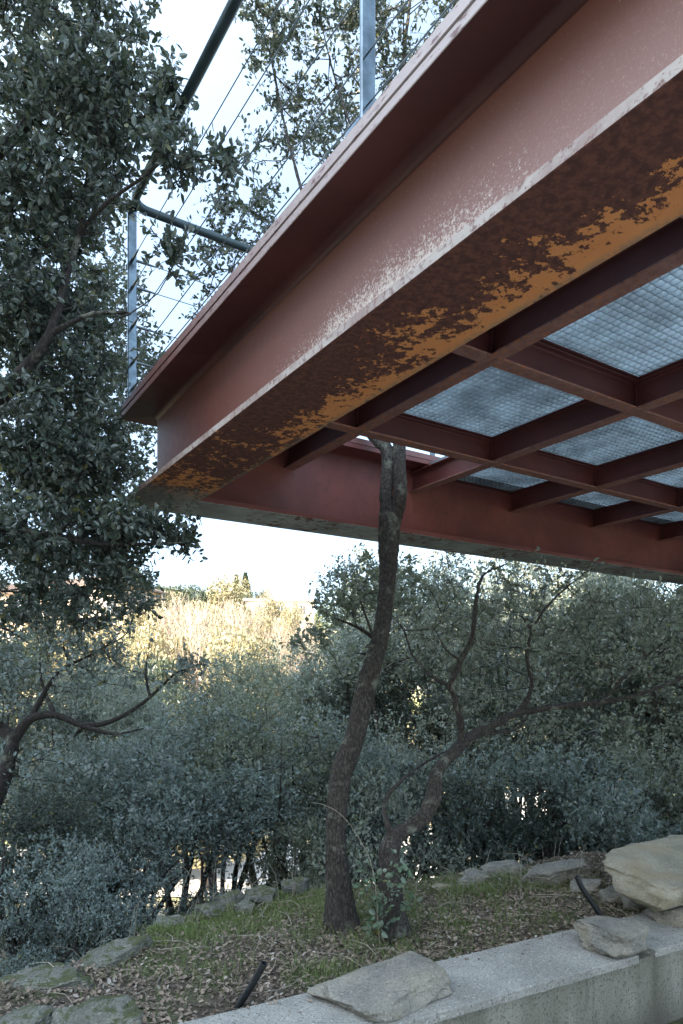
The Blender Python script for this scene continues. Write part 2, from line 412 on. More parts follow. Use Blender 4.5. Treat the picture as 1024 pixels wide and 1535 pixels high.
def height(X, Y):
    X = np.asarray(X, float); Y = np.asarray(Y, float)
    d = Y - np.interp(X, EX, EY)
    bed = -1.105 + .02 * wavy(X, Y, 5, 1) + .012 * wavy(X, Y, 17, 2)
    bed = bed + .05 * sstep(X, .4, 1.6) * sstep(Y, 2.8, 3.6)
    dd = np.maximum(d, 0)
    far = np.interp(Y, [2, 4, 6, 10, 20, 30, 45, 60, 100, 150, 200, 300, 900], [-1.9, -2.0, -2.7, -3.9, -6.6, -8.8, -9.4, -8, 2.5, 12, 14, 10, 0])
    far = far + 3.6 * sstep(X, 1.5, 14) * sstep(Y, 5, 14) * (1 - sstep(Y, 60, 110)) + .25 * wavy(X, Y, .35, 3) * sstep(Y, 6, 20) + 1.5 * wavy(X, Y, .05, 4) * sstep(Y, 70, 130)
    z = bed * (1 - sstep(d, 0, .55)) + far * sstep(d, 0, .55) + .06 * wavy(X, Y, 3.1, 5) * sstep(d, .1, 1)
    n = X * WN[0] + Y * WN[1]
    front = -1.37 + .012 * wavy(X, Y, 4, 8)
    k = sstep(n, WF + .12, WF + .2)
    z = z * k + front * (1 - k)
    s = -(X * SUN_V.x * -1 + Y * SUN_V.y * -1) / math.cos(SUN_EL)      # distance towards the sun: an unseen ridge added behind the camera to block it
    lat = X * SUN_V.y - Y * SUN_V.x; lat = lat / math.cos(SUN_EL)
    z = z + 23.3 * sstep(s, 7, 27) * (1 - sstep(s, 45, 90)) * sstep(lat, -16, -7) * (1 - sstep(lat, 16, 26))
    return z

def axis(lo, flo, fhi, hi, fine, grow):
    a = list(np.arange(flo, fhi, fine)); s = fine
    while a[-1] < hi: s *= grow; a.append(a[-1] + s)
    s = fine; b = []
    x = flo
    while x > lo: s *= grow; x -= s; b.append(x)
    return np.array(b[::-1] + a)
gx = axis(-420, -2.4, 3.2, 420, .035, 1.09); gy = axis(-160, 1.0, 5.4, 900, .035, 1.08)
GX, GY = np.meshgrid(gx, gy, indexing='ij'); GZ = height(GX, GY)
nx, ny = GX.shape
ii = np.arange(nx - 1)[:, None] * ny + np.arange(ny - 1)[None]
Q = np.stack([ii, ii + ny, ii + ny + 1, ii + 1], -1).reshape(-1, 4)
g_o = fast_mesh('ground', np.stack([GX, GY, GZ], -1).reshape(-1, 3), Q, M['ground'], smooth=True)
tag(g_o, kind='structure')

# unseen pale paving added on the camera's side to bounce light under the deck
sx_, nn_ = np.meshgrid(np.linspace(-9, 9, 60), np.linspace(-7, WF - .35, 30), indexing='ij')
V = np.stack([WD[0] * sx_ + WN[0] * nn_, WD[1] * sx_ + WN[1] * nn_, 0 * sx_ - 1.345], -1).reshape(-1, 3)
ii = np.arange(59)[:, None] * 30 + np.arange(29)[None]
tag(fast_mesh('bounce_paving', V, np.stack([ii, ii + 30, ii + 31, ii + 1], -1).reshape(-1, 4), M['paving'], smooth=True), kind='structure')

# pale sunlit gravel track down in the valley
px_, py_ = np.meshgrid(np.linspace(-40, 16, 90), np.linspace(26.5, 41, 16), indexing='ij')
py2 = py_ + 1.2 * np.sin(px_ * .12)
V = np.stack([px_, py2, height(px_, py2) + .06], -1).reshape(-1, 3)
ii = np.arange(89)[:, None] * 16 + np.arange(15)[None]
tag(fast_mesh('gravel_path', V, np.stack([ii, ii + 16, ii + 17, ii + 1], -1).reshape(-1, 4), M['path'], smooth=True), kind='structure')

# ------------------------------------------------------------------ steel deck
TH = 0.5789
A0 = np.array([-1.107, 3.476])
deck = thing('steel_deck', 'rust-stained red steel deck corner with grating panels, jutting out over the garden', 'deck', (A0[0], A0[1], 0), TH)
BW, ZB, ZT = .30, .90, 1.357
def ibeam_profile(b, h, tw, tf, r, z0):
    """closed outline (a, z, material) of a rolled I section, a from 0 to b"""
    c = b / 2; P = []
    e = .0018
    def corner(cx, cz, a0, a1, n=5):
        for k in range(n + 1):
            t = a0 + (a1 - a0) * k / n; P.append((cx + r * math.cos(t), cz + r * math.sin(t)))
    hp = math.pi / 2
    P += [(e, z0), (b - e, z0), (b, z0 + e), (b, z0 + tf - e), (b - e, z0 + tf)]
    corner(c + tw / 2 + r, z0 + tf + r, -hp, -2 * hp)
    corner(c + tw / 2 + r, z0 + h - tf - r, 2 * hp, hp)
    P += [(b - e, z0 + h - tf), (b, z0 + h - tf + e), (b, z0 + h - e), (b - e, z0 + h), (e, z0 + h), (0, z0 + h - e), (0, z0 + h - tf + e), (e, z0 + h - tf)]
    corner(c - tw / 2 - r, z0 + h - tf - r, hp, 0)
    corner(c - tw / 2 - r, z0 + tf + r, 0, -hp)
    P += [(e, z0 + tf), (0, z0 + tf - e), (0, z0 + e)]
    return P
def extrude(P, L, along, off, mitre, matf, start=0.0):
    """along 'y': a->x, length->-y ; along 'x': a->-y, length->x"""
    mb = MB(); n = len(P); V = []
    for end in (0, 1):
        for a, z in P:
            l = (start + (a if mitre else 0)) if end == 0 else L
            V.append((off + a, -l, z) if along == 'y' else (l, -(off + a), z))
    mb.add(V, [])
    for i in range(n):
        j = (i + 1) % n
        f = [i, j, j + n, i + n]
        if along == 'y': f = f[::-1]
        mb.f.append(f[::-1]); mb.m.append(matf(P[i], P[j]))
    cap = list(range(n))
    mb.f.append(cap if along == 'y' else cap[::-1]); mb.m.append(0)
    mb.f.append([i + n for i in (cap[::-1] if along == 'y' else cap)]); mb.m.append(0)
    return mb
prof = ibeam_profile(BW, ZT - ZB, .014, .026, .027, ZB)
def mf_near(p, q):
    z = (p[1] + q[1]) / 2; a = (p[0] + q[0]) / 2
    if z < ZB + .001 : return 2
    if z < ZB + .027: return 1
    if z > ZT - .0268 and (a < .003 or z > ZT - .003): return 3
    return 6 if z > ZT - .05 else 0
def mf_far(p, q):
    z = (p[1] + q[1]) / 2
    return 4 if z < ZB + .001 else 5
mats = [M['web'], M['lip'], M['under'], M['toplip'], M['farunder'], M['paint'], M['soffit_shade']]
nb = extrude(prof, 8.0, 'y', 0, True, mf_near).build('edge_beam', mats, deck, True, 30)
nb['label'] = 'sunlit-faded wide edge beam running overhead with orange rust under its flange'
fb = extrude(prof, 7.5, 'x', 0, True, mf_far).build('edge_beam', mats, deck, True, 30)
fb['label'] = 'far edge beam in dark maroon paint with a grey lichened underside'
# cover plates on the top flanges, mitred, 2 mm proud gap
pl = [(.002, 1.360), (.300, 1.360), (.300, 1.392), (.002, 1.392)]
pl = [(-.003, 1.3605), (.298, 1.3605), (.298, 1.392), (-.001, 1.392), (-.003, 1.390)]
extrude(pl, 8.0, 'y', 0, True, lambda a, b: 3).build('cover_plate', mats, deck)
extrude(pl, 7.5, 'x', 0, True, lambda a, b: 3).build('cover_plate', mats, deck)
# joist grid
ZJ, JH, JW = 1.190, .122, .064
MS = [.845 + .87 * k for k in range(8)]         # near edges (p) of the members running with the near beam
JS = [.86 - .064, 1.715 - .064, 2.57 - .064, 3.425 - .064, 4.28 - .064, 5.13 - .064, 5.98 - .064]       # (q) of the cross members
jp = ibeam_profile(JW, JH, .006, .0075, .006, ZJ)
def mf_j(p, q): return 1 if (p[1] + q[1]) / 2 < ZJ + .009 else 0
jm = [M['joist'], M['joistunder']]
web_p = BW / 2 + .007
for p0 in MS:
    if p0 > 7.2: continue
    extrude(jp, 7.9, 'y', p0, False, mf_j, start=web_p).build('joist', jm, deck, True, 30)
for q0 in JS:
    # cross members are butted between the long ones, 1 mm lower so nothing is coplanar
    edges = [web_p] + [a for p0 in MS for a in (p0 + JW / 2 - .003, p0 + JW / 2 + .003)] + [7.4]
    P2 = [(a, z - .0012) for a, z in jp]
    mb = MB()
    for k in range(0, len(edges) - 1, 2):
        if edges[k + 1] > 7.4 or edges[k] >= edges[k + 1]: continue
        e = extrude(P2, edges[k + 1], 'x', q0, False, lambda p, q: 1 if (p[1] + q[1]) / 2 < ZJ + .008 else 0, start=edges[k])
        for v in e.v:
            nv = len(v)
        mb.add(np.concatenate(e.v), [])
        base = mb.n - len(np.concatenate(e.v))
        for f, mi in zip(e.f, e.m): mb.f.append([i + base for i in f]); mb.m.append(mi)
    mb.build('joist', jm, deck, True, 30)
# gusset stiffeners at each crossing and along the edge-beam webs
st = MB()
def opening(i, j): return i == 0 and j == 0 
for p0 in MS[:6]:
    for q0 in JS[:6]:
        c = (p0 + JW / 2, -(q0 + JW / 2)); st = MB()
        for sx, sy in ((-1, 1), (-1, -1), (1, 1), (1, -1)):
            st.box((c[0] + sx * .012, c[1] + sy * .012, ZJ + .0605), (.012, .012, JH - .018), 0)
        st.build('corner_bracket', M['joist'], deck)
st = MB()
# hang angles that carry the grating, all around each cell
cells = []
pe = [BW / 2 + .007] + [x for p0 in MS for x in (p0 + JW / 2 - .003, p0 + JW / 2 + .003)]
qe = [BW / 2 + .007] + [x for q0 in JS for x in (q0 + JW / 2 - .003, q0 + JW / 2 + .003)]
LZ = ZJ + JH
for i in range(0, 14, 2):
    for j in range(0, 12, 2):
        p0, p1, q0, q1 = pe[i], pe[i + 1], qe[j], qe[j + 1]
        cells.append((i // 2, j // 2, p0, p1, q0, q1))
def ledge_mesh(p0, p1, q0, q1):
    mb = MB(); wd = .038; z = LZ + .0035
    mb.box(((p0 + p1) / 2, -(q0 + wd / 2), z), (p1 - p0, wd, .005)); mb.box(((p0 + p1) / 2, -(q1 - wd / 2), z), (p1 - p0, wd, .005))
    mb.box((p0 + wd / 2, -(q0 + q1) / 2, z), (wd, q1 - q0 - 2 * wd, .005)); mb.box((p1 - wd / 2, -(q0 + q1) / 2, z), (wd, q1 - q0 - 2 * wd, .005))
    return mb
ZG = LZ + .006
def grating(p0, p1, q0, q1):
    mb = MB(); wd = .03; t = .0028; h = .028
    a0, a1, b0, b1 = p0 + .012, p1 - .012, q0 + .012, q1 - .012
    n = int(round((a1 - a0) / .0335)); m_ = int(round((b1 - b0) / .0335))
    for k in range(n + 1):
        x = a0 + (a1 - a0) * k / n; mb.box((x, -(b0 + b1) / 2, ZG + h / 2), (t, b1 - b0, h))
    for k in range(m_ + 1):
        y = b0 + (b1 - b0) * k / m_; mb.box(((a0 + a1) / 2, -y, ZG + h / 2 - .0008), (a1 - a0 + .002, t, h - .003))
    return mb
for (i, j, p0, p1, q0, q1) in cells:
    if i == 1 and j == 0:          # the opening the oak grows through
        continue
    ledge_mesh(p0, p1, q0, q1).build('grating_ledge', M['joist'], deck)
    gp = grating(p0, p1, q0, q1).build('grating_panel', M['galv'], deck)

# railing
rail = thing('cable_railing', 'slim steel guard rail with wire cables standing along the deck edge', 'railing', (A0[0], A0[1], 1.392), TH)
RZ = 1.0; IN = .045
def arc_rail():
    rr = .085; pts = [(IN, -7.9, RZ), (IN, -IN - rr, RZ)]
    for k in range(1, 9):
        t = k / 9 * math.pi / 2
        pts.append((IN + rr * (1 - math.cos(t)), -IN - rr + rr * math.sin(t), RZ))
    pts += [(IN + rr, -IN, RZ), (7.3, -IN, RZ)]
    P = [pts[0]]
    for a, b in zip(pts[:-1], pts[1:]): P.append(b)
    return np.array(P)
t = TB(); P = arc_rail(); t.tube(P, np.full(len(P), .021), 20); t.build('handrail', M['rail'], rail)
post_q = [IN + .01] + [IN + .01 + 2.02 * k for k in (1, 2, 3)]
def post(x, y, sx, sy):
    mb = MB(); e = .003; h = RZ - .015
    P = [(-sx / 2 + e, -sy / 2), (sx / 2 - e, -sy / 2), (sx / 2, -sy / 2 + e), (sx / 2, sy / 2 - e), (sx / 2 - e, sy / 2), (-sx / 2 + e, sy / 2), (-sx / 2, sy / 2 - e), (-sx / 2, -sy / 2 + e)]
    V = [(x + a, y + b, 0) for a, b in P] + [(x + a, y + b, h) for a, b in P]
    mb.add(V, [(i, (i + 1) % 8, (i + 1) % 8 + 8, i + 8) for i in range(8)] + [tuple(range(8, 16)), tuple(range(7, -1, -1))])
    mb.box((x, y, .004), (sx + .05, sy + .05, .008))
    return mb
CZ = [.72, .585, .39, .21, .08]
for q in post_q:
    post(IN, -q, .044, .012).build('post', M['stainless'], rail)
for p in (2.0, 4.0, 6.0):
    post(p, -IN, .012, .044).build('post', M['stainless'], rail)
for z in CZ:
    t = TB()
    P = np.array([(IN + .0, -7.9, z), (IN + .0, -IN - .02, z)]); t.tube(P, np.full(2, .0021), 8); t.build('cable', M['cable'], rail)
    t = TB()
    P = np.array([(IN + .01, -IN, z + .012), (7.3, -IN, z + .012)]); t.tube(P, np.full(2, .0021), 8); t.build('cable', M['cable'], rail)
    t = TB(); P = np.array([(IN, -IN - .11, z), (IN, -IN - .05, z), (IN, -IN - .0, z)]); t.tube(P, np.array([.004, .007, .007]), 10)
    P = np.array([(IN + .02, -IN, z + .012), (IN + .06, -IN, z + .012), (IN + .12, -IN, z + .012)]); t.tube(P, np.array([.007, .007, .004]), 10)
    t.build('cable_end', M['cable'], rail)

# ------------------------------------------------------------------ garden wall
wall = thing('garden_wall', 'low rendered garden wall with a speckled granite coping along the planting bed', 'wall', (0, 0, 0))
def wpt(n, s, z): return (WN[0] * n + WD[0] * s, WN[1] * n + WD[1] * s, z)
def slab(n0, n1, s0, s1, z0, z1, mat, name, res=None, jag=0.0, bev=.003):
    mb = MB(); ns = max(2, int((s1 - s0) / .03)); S = np.linspace(s0, s1, ns)
    r = np.random.RandomState(int(abs(s0) * 100) + 3)
    j = r.normal(0, jag, ns) if jag else np.zeros(ns)
    rows = []
    prof = [(n0, z0), (n0, z1 - bev), (n0 + bev, z1), (n1 - bev, z1), (n1, z1 - bev), (n1, z0)]
    V = []
    for k, s in enumerate(S):
        for m_, (n, z) in enumerate(prof): V.append(wpt(n + (j[k] if m_ < 3 else 0), s, z))
    F_ = []
    for k in range(ns - 1):
        for m_ in range(6):
            a = k * 6 + m_; b_ = k * 6 + (m_ + 1) % 6
            F_.append((a, a + 6, b_ + 6, b_))
    F_ += [tuple(range(6)), tuple((ns - 1) * 6 + i for i in range(5, -1, -1))]
    mb.add(V, F_); return mb.build(name, mat, wall, False)
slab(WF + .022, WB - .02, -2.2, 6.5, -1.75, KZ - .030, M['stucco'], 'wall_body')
# coping stones: two long pieces, chipped under the right-hand rock
def s_at(u, n):       # position along the wall seen at column u
    k = (u - U0) / F; # X = k Y ; n = WN.x X + WN.y Y
    Y = n / (WN[0] * k + WN[1]); return WD[0] * k * Y + WD[1] * Y
sb = s_at(958, WF); sc = s_at(985, WF)
slab(WF, WB, -2.2, -.05, KZ - .030, KZ, M['granite'], 'coping_stone', jag=.0007)
slab(WF, WB, -.047, sb, KZ - .030, KZ + .001, M['granite'], 'coping_stone', jag=.0012)
slab(WF + .09, WB, sb + .002, sc, KZ - .030, KZ, M['granite'], 'coping_stone', jag=.002)
slab(WF + .01, WB, sc + .003, 6.5, KZ - .032, KZ - .004, M['granite'], 'coping_stone', jag=.001)

# ------------------------------------------------------------------ rocks
def rock(name, label, cat, c, size, rz, mat, seed, flat=.35, cuts=9, group=None, rough=.05, tilt=(0, 0), sub=5):
    import bmesh
    bm = bmesh.new(); bmesh.ops.create_icosphere(bm, subdivisions=sub, radius=1.0)
    r = np.random.RandomState(seed)
    V = np.array([v.co for v in bm.verts])
    V = np.sign(V) * np.abs(V) ** .55
    for k in range(cuts):
        n = nrm(r.normal(0, 1, 3) * np.array([1, 1, .55])); d = r.uniform(.60, .95)
        s = V @ n; o = np.maximum(s - d, 0); V = V - o[:, None] * n[None] * .97
    n = nrm(np.array([r.normal(0, .12), r.normal(0, .12), 1.0])); s = V @ n; o = np.maximum(s - flat * 1.7, 0); V = V - o[:, None] * n * .9
    off = Vector((seed * 3.1, seed * 1.7, 0))
    D = np.array([mnoise.fractal(Vector(v) * 1.6 + off, 0.9, 2.1, 6) * rough * 1.5 + mnoise.fractal(Vector(v) * 6 + off, 0.8, 2.1, 5) * rough * .55 for v in V])
    # layered cleavage lines
    D += rough * .35 * np.abs(np.sin(V[:, 2] * 9 + V[:, 0] * 2.1 + 2 * D / rough * .3)) * (np.abs(V[:, 2]) < .6)
    V = V * (1 + D)[:, None] * np.array(size) / 2
    ct, stt = math.cos(tilt[0]), math.sin(tilt[0]); V = V @ np.array([[1, 0, 0], [0, ct, -stt], [0, stt, ct]]).T
    ct, stt = math.cos(tilt[1]), math.sin(tilt[1]); V = V @ np.array([[ct, 0, stt], [0, 1, 0], [-stt, 0, ct]]).T
    for v, co in zip(bm.verts, V): v.co = co
    me = bpy.data.meshes.new(name); bm.to_mesh(me); bm.free(); me.materials.append(mat)
    me.polygons.foreach_set('use_smooth', np.ones(len(me.polygons), bool))
    o = bpy.data.objects.new(name, me); C.objects.link(o); o.location = tuple(map(float, c)); o.rotation_euler = (0, 0, rz)
    return tag(o, label, cat, group)
RW = math.radians(29)
def on(u, v, z):     # ground point at height z seen at pixel
    Y = F * (-z) / (v - V0); return np.array([(u - U0) / F * Y, Y, z])
rock('coping_rock', 'rounded grey granite rock lying on the near stretch of the wall coping', 'rock', (*on(592, 1488, KZ)[:2], KZ + .035), (.52, .35, .105), RW - .1, M['rock'], 12, .40, 7, rough=.08, tilt=(.04, -.12))
rock('coping_rock', 'flat ochre-brown rock lying across the chipped joint of the coping', 'rock', (*on(921, 1415, KZ)[:2], KZ + .045), (.33, .26, .125), RW + .05, M['rock'], 24, .36, 9, rough=.09, tilt=(-.03, .03))
rock('boulder', 'largest pale ochre boulder, at the right end of the planting bed', 'boulder', (*on(1022, 1347, -1.06)[:2], -.925), (1.2, .62, .19), RW + .15, M['rock_warm'], 33, .42, 8, rough=.085, tilt=(.03, -.03))
RK = [  # u, v, w, d, h, rot, material, seed, label
    (828, 1322, .44, .26, .15, .15, 'rock', 41, 'brown lumpy rock just left of the largest pale boulder'),
    (758, 1306, .30, .20, .10, .2, 'rock', 42, 'flat grey rock third from the boulder in the back row of the bed'),
    (712, 1320, .21, .16, .10, .7, 'rock', 43, 'sloping grey rock with grass before it in the back row of the bed'),
    (665, 1328, .20, .10, .06, .6, 'rock_warm', 44, 'thin tilted slab at the left end of the back row of rocks'),
    (700, 1310, .09, .06, .05, .3, 'rock_warm', 45, 'small whitish stone perched between the tilted slab and grey rocks'),
    (880, 1338, .20, .15, .09, .3, 'rock', 46, 'half-buried grey-brown rock beside the black hose'),
    (934, 1350, .25, .17, .10, .1, 'rock', 47, 'flat greenish rock in front of the largest boulder'),
    (985, 1362, .30, .22, .13, .0, 'rock', 48, 'brown rock overlapping the coping below the largest boulder'),
    (1012, 1390, .26, .16, .12, -.5, 'rock', 49, 'angular brown rock on the coping at the right edge'),
    (366, 1362, .13, .09, .07, .2, 'rock_moss', 50, 'small bare grey stone in front of the moss-topped stones'),
    (392, 1346, .19, .15, .09, .1, 'rock_cushion', 51, 'moss-topped stone left of the leaning trunk, widest of its row'),
    (345, 1350, .15, .12, .09, .4, 'rock_cushion', 52, 'moss-topped stone between the bare grey stone and upright rock'),
    (440, 1334, .18, .14, .09, .1, 'rock_cushion', 53, 'moss-topped stone nearest the leaning trunk'),
    (298, 1350, .15, .12, .17, .1, 'rock_cushion', 54, 'upright dark mossy rock at the back left of the bed'),
    (315, 1364, .14, .12, .06, .3, 'rock_cushion', 55, 'low mossy stone at the foot of the upright rock'),
    (246, 1382, .15, .12, .08, .9, 'rock_moss', 56, 'small dark rock on the left rim below the shrubs'),
    (165, 1425, .40, .17, .11, .85, 'rock_moss', 57, 'long grey rock ridge along the left rim of the bed'),
    (150, 1518, .29, .22, .12, .4, 'rock_moss', 58, 'smooth grey rock at the lower left, moss on its back'),
    (28, 1525, .25, .22, .09, .2, 'rock_moss', 59, 'lichened grey rock in the bottom left corner'),
    (60, 1462, .36, .24, .07, .3, 'rock_moss', 60, 'broad mossy ledge of rock above the bottom left corner'),
]
for u, v, a, b_, h, rz, mt, sd, lb in RK:
    p = on(u, v, -1.08); zz = float(height(p[0], p[1]))
    if u > 950: zz = max(zz, KZ)
    if v > 1440: zz = -1.10
    rock('rock', lb, 'rock', (p[0], p[1], zz + h * (.38 if 300 < u < 470 else (-.12 if u < 230 else .10))), (a, b_, h), rz, M[mt], sd, .42, 8, rough=.10, tilt=(.05, (.25 if u == 665 else -.06)), sub=5, group='rocks edging the planting bed')

# ------------------------------------------------------------------ growing trees
def grow(chains, targets, seg=.12, bias=.35, seed=0, wob=.18):
    """chains: list of (P, R, parent_chain_index_or_None). Returns nodes, parents, fixed radii"""
    r = np.random.RandomState(seed)
    Pn = []; par = []; fix = []
    for P, R, pc in chains:
        P, R = smooth_path(P, R, seg)
        if pc is None: prev = -1
        else:
            arr = np.array(Pn); prev = int(np.argmin(np.linalg.norm(arr - P[0], axis=1))); P, R = P[1:], R[1:]
        for p, rr in zip(P, R):
            Pn.append(p); par.append(prev); fix.append(rr); prev = len(Pn) - 1
    n0 = len(Pn)
    X = np.array(targets); K = len(X)
    dep = np.zeros(n0)
    for i in range(n0):
        if par[i] >= 0: dep[i] = dep[par[i]] + np.linalg.norm(Pn[i] - Pn[par[i]])
    dep = list(dep * .5)
    arr = np.array(Pn)
    D = np.linalg.norm(X[:, None] - arr[None], axis=2) + bias * np.array(dep)[None]
    best = D.min(1); src = D.argmin(1); done = np.zeros(K, bool); tips = []
    for it in range(K):
        c = np.where(done, 1e9, best); i = int(np.argmin(c)); done[i] = True
        a = src[i]; pa = Pn[a]; pb = X[i]; L = np.linalg.norm(pb - pa)
        m_ = max(1, int(L / (seg * 1.2))); prev = a
        gp = Pn[par[a]] if par[a] >= 0 else pa - np.array([0, 0, .1])
        d0 = nrm(pa - gp)
        for k in range(1, m_ + 1):
            t = k / m_
            q = pa + (pb - pa) * t + d0 * L * .22 * math.sin(math.pi * t) * (1 - t) + (r.normal(0, wob * min(L, .5) * .25, 3) if k < m_ else 0)
            Pn.append(q); par.append(prev); fix.append(0); dep.append(dep[prev] + L / m_); prev = len(Pn) - 1
            d = np.linalg.norm(X - q, axis=1) + bias * dep[-1]
            up = d < best; best[up] = d[up]; src[up] = prev
        tips.append(prev)
    return np.array(Pn), np.array(par), np.array(fix), np.array(tips), n0

def radii(P, par, fix, tip=.0016, e=2.25):
    n = len(P); acc = np.zeros(n)
    for i in range(n - 1, -1, -1):
        acc[i] += 0 if acc[i] > 0 else tip ** e
        if par[i] >= 0: acc[par[i]] += acc[i]
    R = acc ** (1 / e)
    return np.where(fix > 0, fix, R)

def chains_of(P, par, R, fix):
    n = len(P); kids = [[] for _ in range(n)]
    for i in range(n):
        if par[i] >= 0: kids[par[i]].append(i)
    out = []; stack = [(0, -1)]
    while stack:
        i, frm = stack.pop(); ch = [frm, i] if frm >= 0 else [i]
        while kids[i]:
            ks = kids[i]; m_ = max(ks, key=lambda k: (fix[k] > 0, R[k]))
            for k in ks:
                if k != m_: stack.append((k, i))
            ch.append(m_); i = m_
        out.append(ch)
    return out

LEAF6 = np.array([(0, 0, 0), (.30, .5, .10), (.72, .42, .12), (1, 0, .02), (.72, -.42, .12), (.30, -.5, .10)])
LEAF4 = np.array([(0, 0, 0), (.5, .5, .14), (1, 0, 0), (.5, -.5, .14)])
def leaves(Pos, Dir, size, ratio, seed, six=True, up=.5, droop=0.0):
    # seed picks the spread; up tilts faces to the sky
    r = np.random.RandomState(seed); n = len(Pos)
    a = nrm(Dir + r.normal(0, .45, (n, 3)) + np.array([0, 0, -droop]))
    up_ = nrm(r.normal(0, 1, (n, 3)) + np.array([0, 0, up * 2]))
    b = nrm(np.cross(up_, a)); c = np.cross(a, b)
    s = size * r.uniform(.6, 1.25, n); T = LEAF6 if six else LEAF4
    wd = ratio * r.uniform(.8, 1.2, n)
    V = Pos[:, None] + s[:, None, None] * (T[None, :, 0:1] * a[:, None] + T[None, :, 1:2] * (b * wd[:, None])[:, None] + T[None, :, 2:3] * c[:, None])
    k = len(T); base = np.arange(n)[:, None] * k
    if six: Q = np.concatenate([base + np.array([[0, 3, 2, 1]]), base + np.array([[0, 5, 4, 3]])], 1).reshape(-1, 4)
    else: Q = np.concatenate([base + np.array([[0, 2, 1]]), base + np.array([[0, 3, 2]])], 1).reshape(-1, 3)
    tint = np.repeat(r.uniform(0, 1, n), 2)
    return V.reshape(-1, 3), Q, tint

def sprays(P, par, tips, per, length, nleaf, seed, tb=None, tw=.0011, up=.25, spread=.8, where=None):
    """twiglets with leaves round each tip; returns leaf positions and directions"""
    r = np.random.RandomState(seed); pos = []; dr = []
    D = nrm(P[tips] - P[np.maximum(par[tips], 0)])
    for k in range(per):
        d = nrm(D * .8 + r.normal(0, spread, D.shape) * .9 + np.array([0, 0, up]))
        L = length * r.uniform(.5, 1.15, len(tips)); b = P[tips] - D * r.uniform(0, .06, (len(tips), 1))
        bend = r.normal(0, .22, D.shape)
        for j in range(nleaf):
            t = (j + .6) / nleaf
            q = b + d * (L * t)[:, None] + bend * (L * t * t)[:, None]
            az = nrm(d * .55 + r.normal(0, .8, d.shape))
            pos.append(q); dr.append(az)
        if tb is not None:
            for i in range(len(tips)):
                tt = np.array([0, .5, 1.0])[:, None]
                tb.tube(b[i] + d[i] * L[i] * tt + bend[i] * L[i] * tt * tt, np.array([tw * 1.5, tw * 1.1, tw * .6]), 3)
    return np.concatenate(pos), np.concatenate(dr)

def ell(rnd, c, r, n, shell=.25):
    d = nrm(rnd.normal(0, 1, (n, 3))); rad = rnd.uniform(shell, 1, n) ** .55
    return np.array(c) + d * rad[:, None] * np.array(r)

def tree(name, label, cat, chains, blobs, spec, seed, mats_, group=None, loc=None, trunk_sides=14):
    """blobs: list of (centre, radii, n targets); spec: seg, per, length, nleaf, size, ratio, six, twigs, tip"""
    r = np.random.RandomState(seed)
    base = np.array(chains[0][0][0], float)
    tg = np.concatenate([ell(r, c, rr, n) for c, rr, n in blobs])
    ch = [(np.array(P, float), np.array(R, float), pc) for P, R, pc in chains]
    P, par, fix, tips, n0 = grow(ch, tg, spec.get('seg', .12), spec.get('bias', .35), seed, spec.get('wob', .18))
    R = radii(P, par, fix, spec.get('tip', .0016))
    R[n0:] = np.minimum(R[n0:], spec.get('rmax', .03))
    P = P - base
    root = thing(name, label, cat, base if loc is None else loc, group=group)
    tb = TB(); cs = chains_of(P, par, R, fix); rr = np.random.RandomState(seed + 5)
    big = TB()
    for c in cs:
        c = np.array(c); PP = P[c]; RR = R[c].copy()
        if len(c) > 1 and par[c[1]] == c[0] and len(c) > 2: RR[0] = min(RR[0], RR[1] * 1.4)
        lead = fix[c].max() > 0
        if spec.get('fine', True): PP, RR = smooth_path(PP, RR, spec.get('sstep', .05))
        m_ = RR.max()
        sides = trunk_sides if m_ > .02 else (7 if m_ > .008 else (5 if m_ > .004 else 3))
        if spec.get('lo'): sides = 6 if m_ > .03 else 3
        (big if (m_ > .012 and lead) else tb).tube(PP, RR, sides)
    if big.v:
        tr = big.build('trunk', mats_[0], root)
    tip_all = tips
    if spec.get('extra'):                      # also leaf some inner nodes
        inner = np.arange(n0, len(P)); inner = inner[rr.uniform(0, 1, len(inner)) < spec['extra']]
        inner = inner[R[inner] < .006]
        tip_all = np.concatenate([tips, inner])
    pos, dr = sprays(P, par, tip_all, spec['per'], spec['length'], spec['nleaf'], seed + 1, tb if spec.get('twigs') else None, spec.get('tw', .0011))
    if spec.get('cut'):
        m_ = spec['cut'](pos + base, P); pos, dr = pos[m_], dr[m_]
    if tb.v: tb.build('branches', mats_[1], root)
    if len(pos):
        V, Q, t = leaves(pos, dr, spec['size'], spec['ratio'], seed + 2, spec.get('six', True), spec.get('up', .5))
        fast_mesh('crown', V, Q, mats_[2], root, t, k=4 if spec.get('six', True) else 3)
    return root

def copy_tree(o, label=None, group=None):
    c = o.copy(); C.objects.link(c)
    if label: c['label'] = label
    for ch in list(o.children):
        d = ch.copy(); C.objects.link(d); d.parent = c
    return c

def px(*pts): return [at(*p) for p in pts]

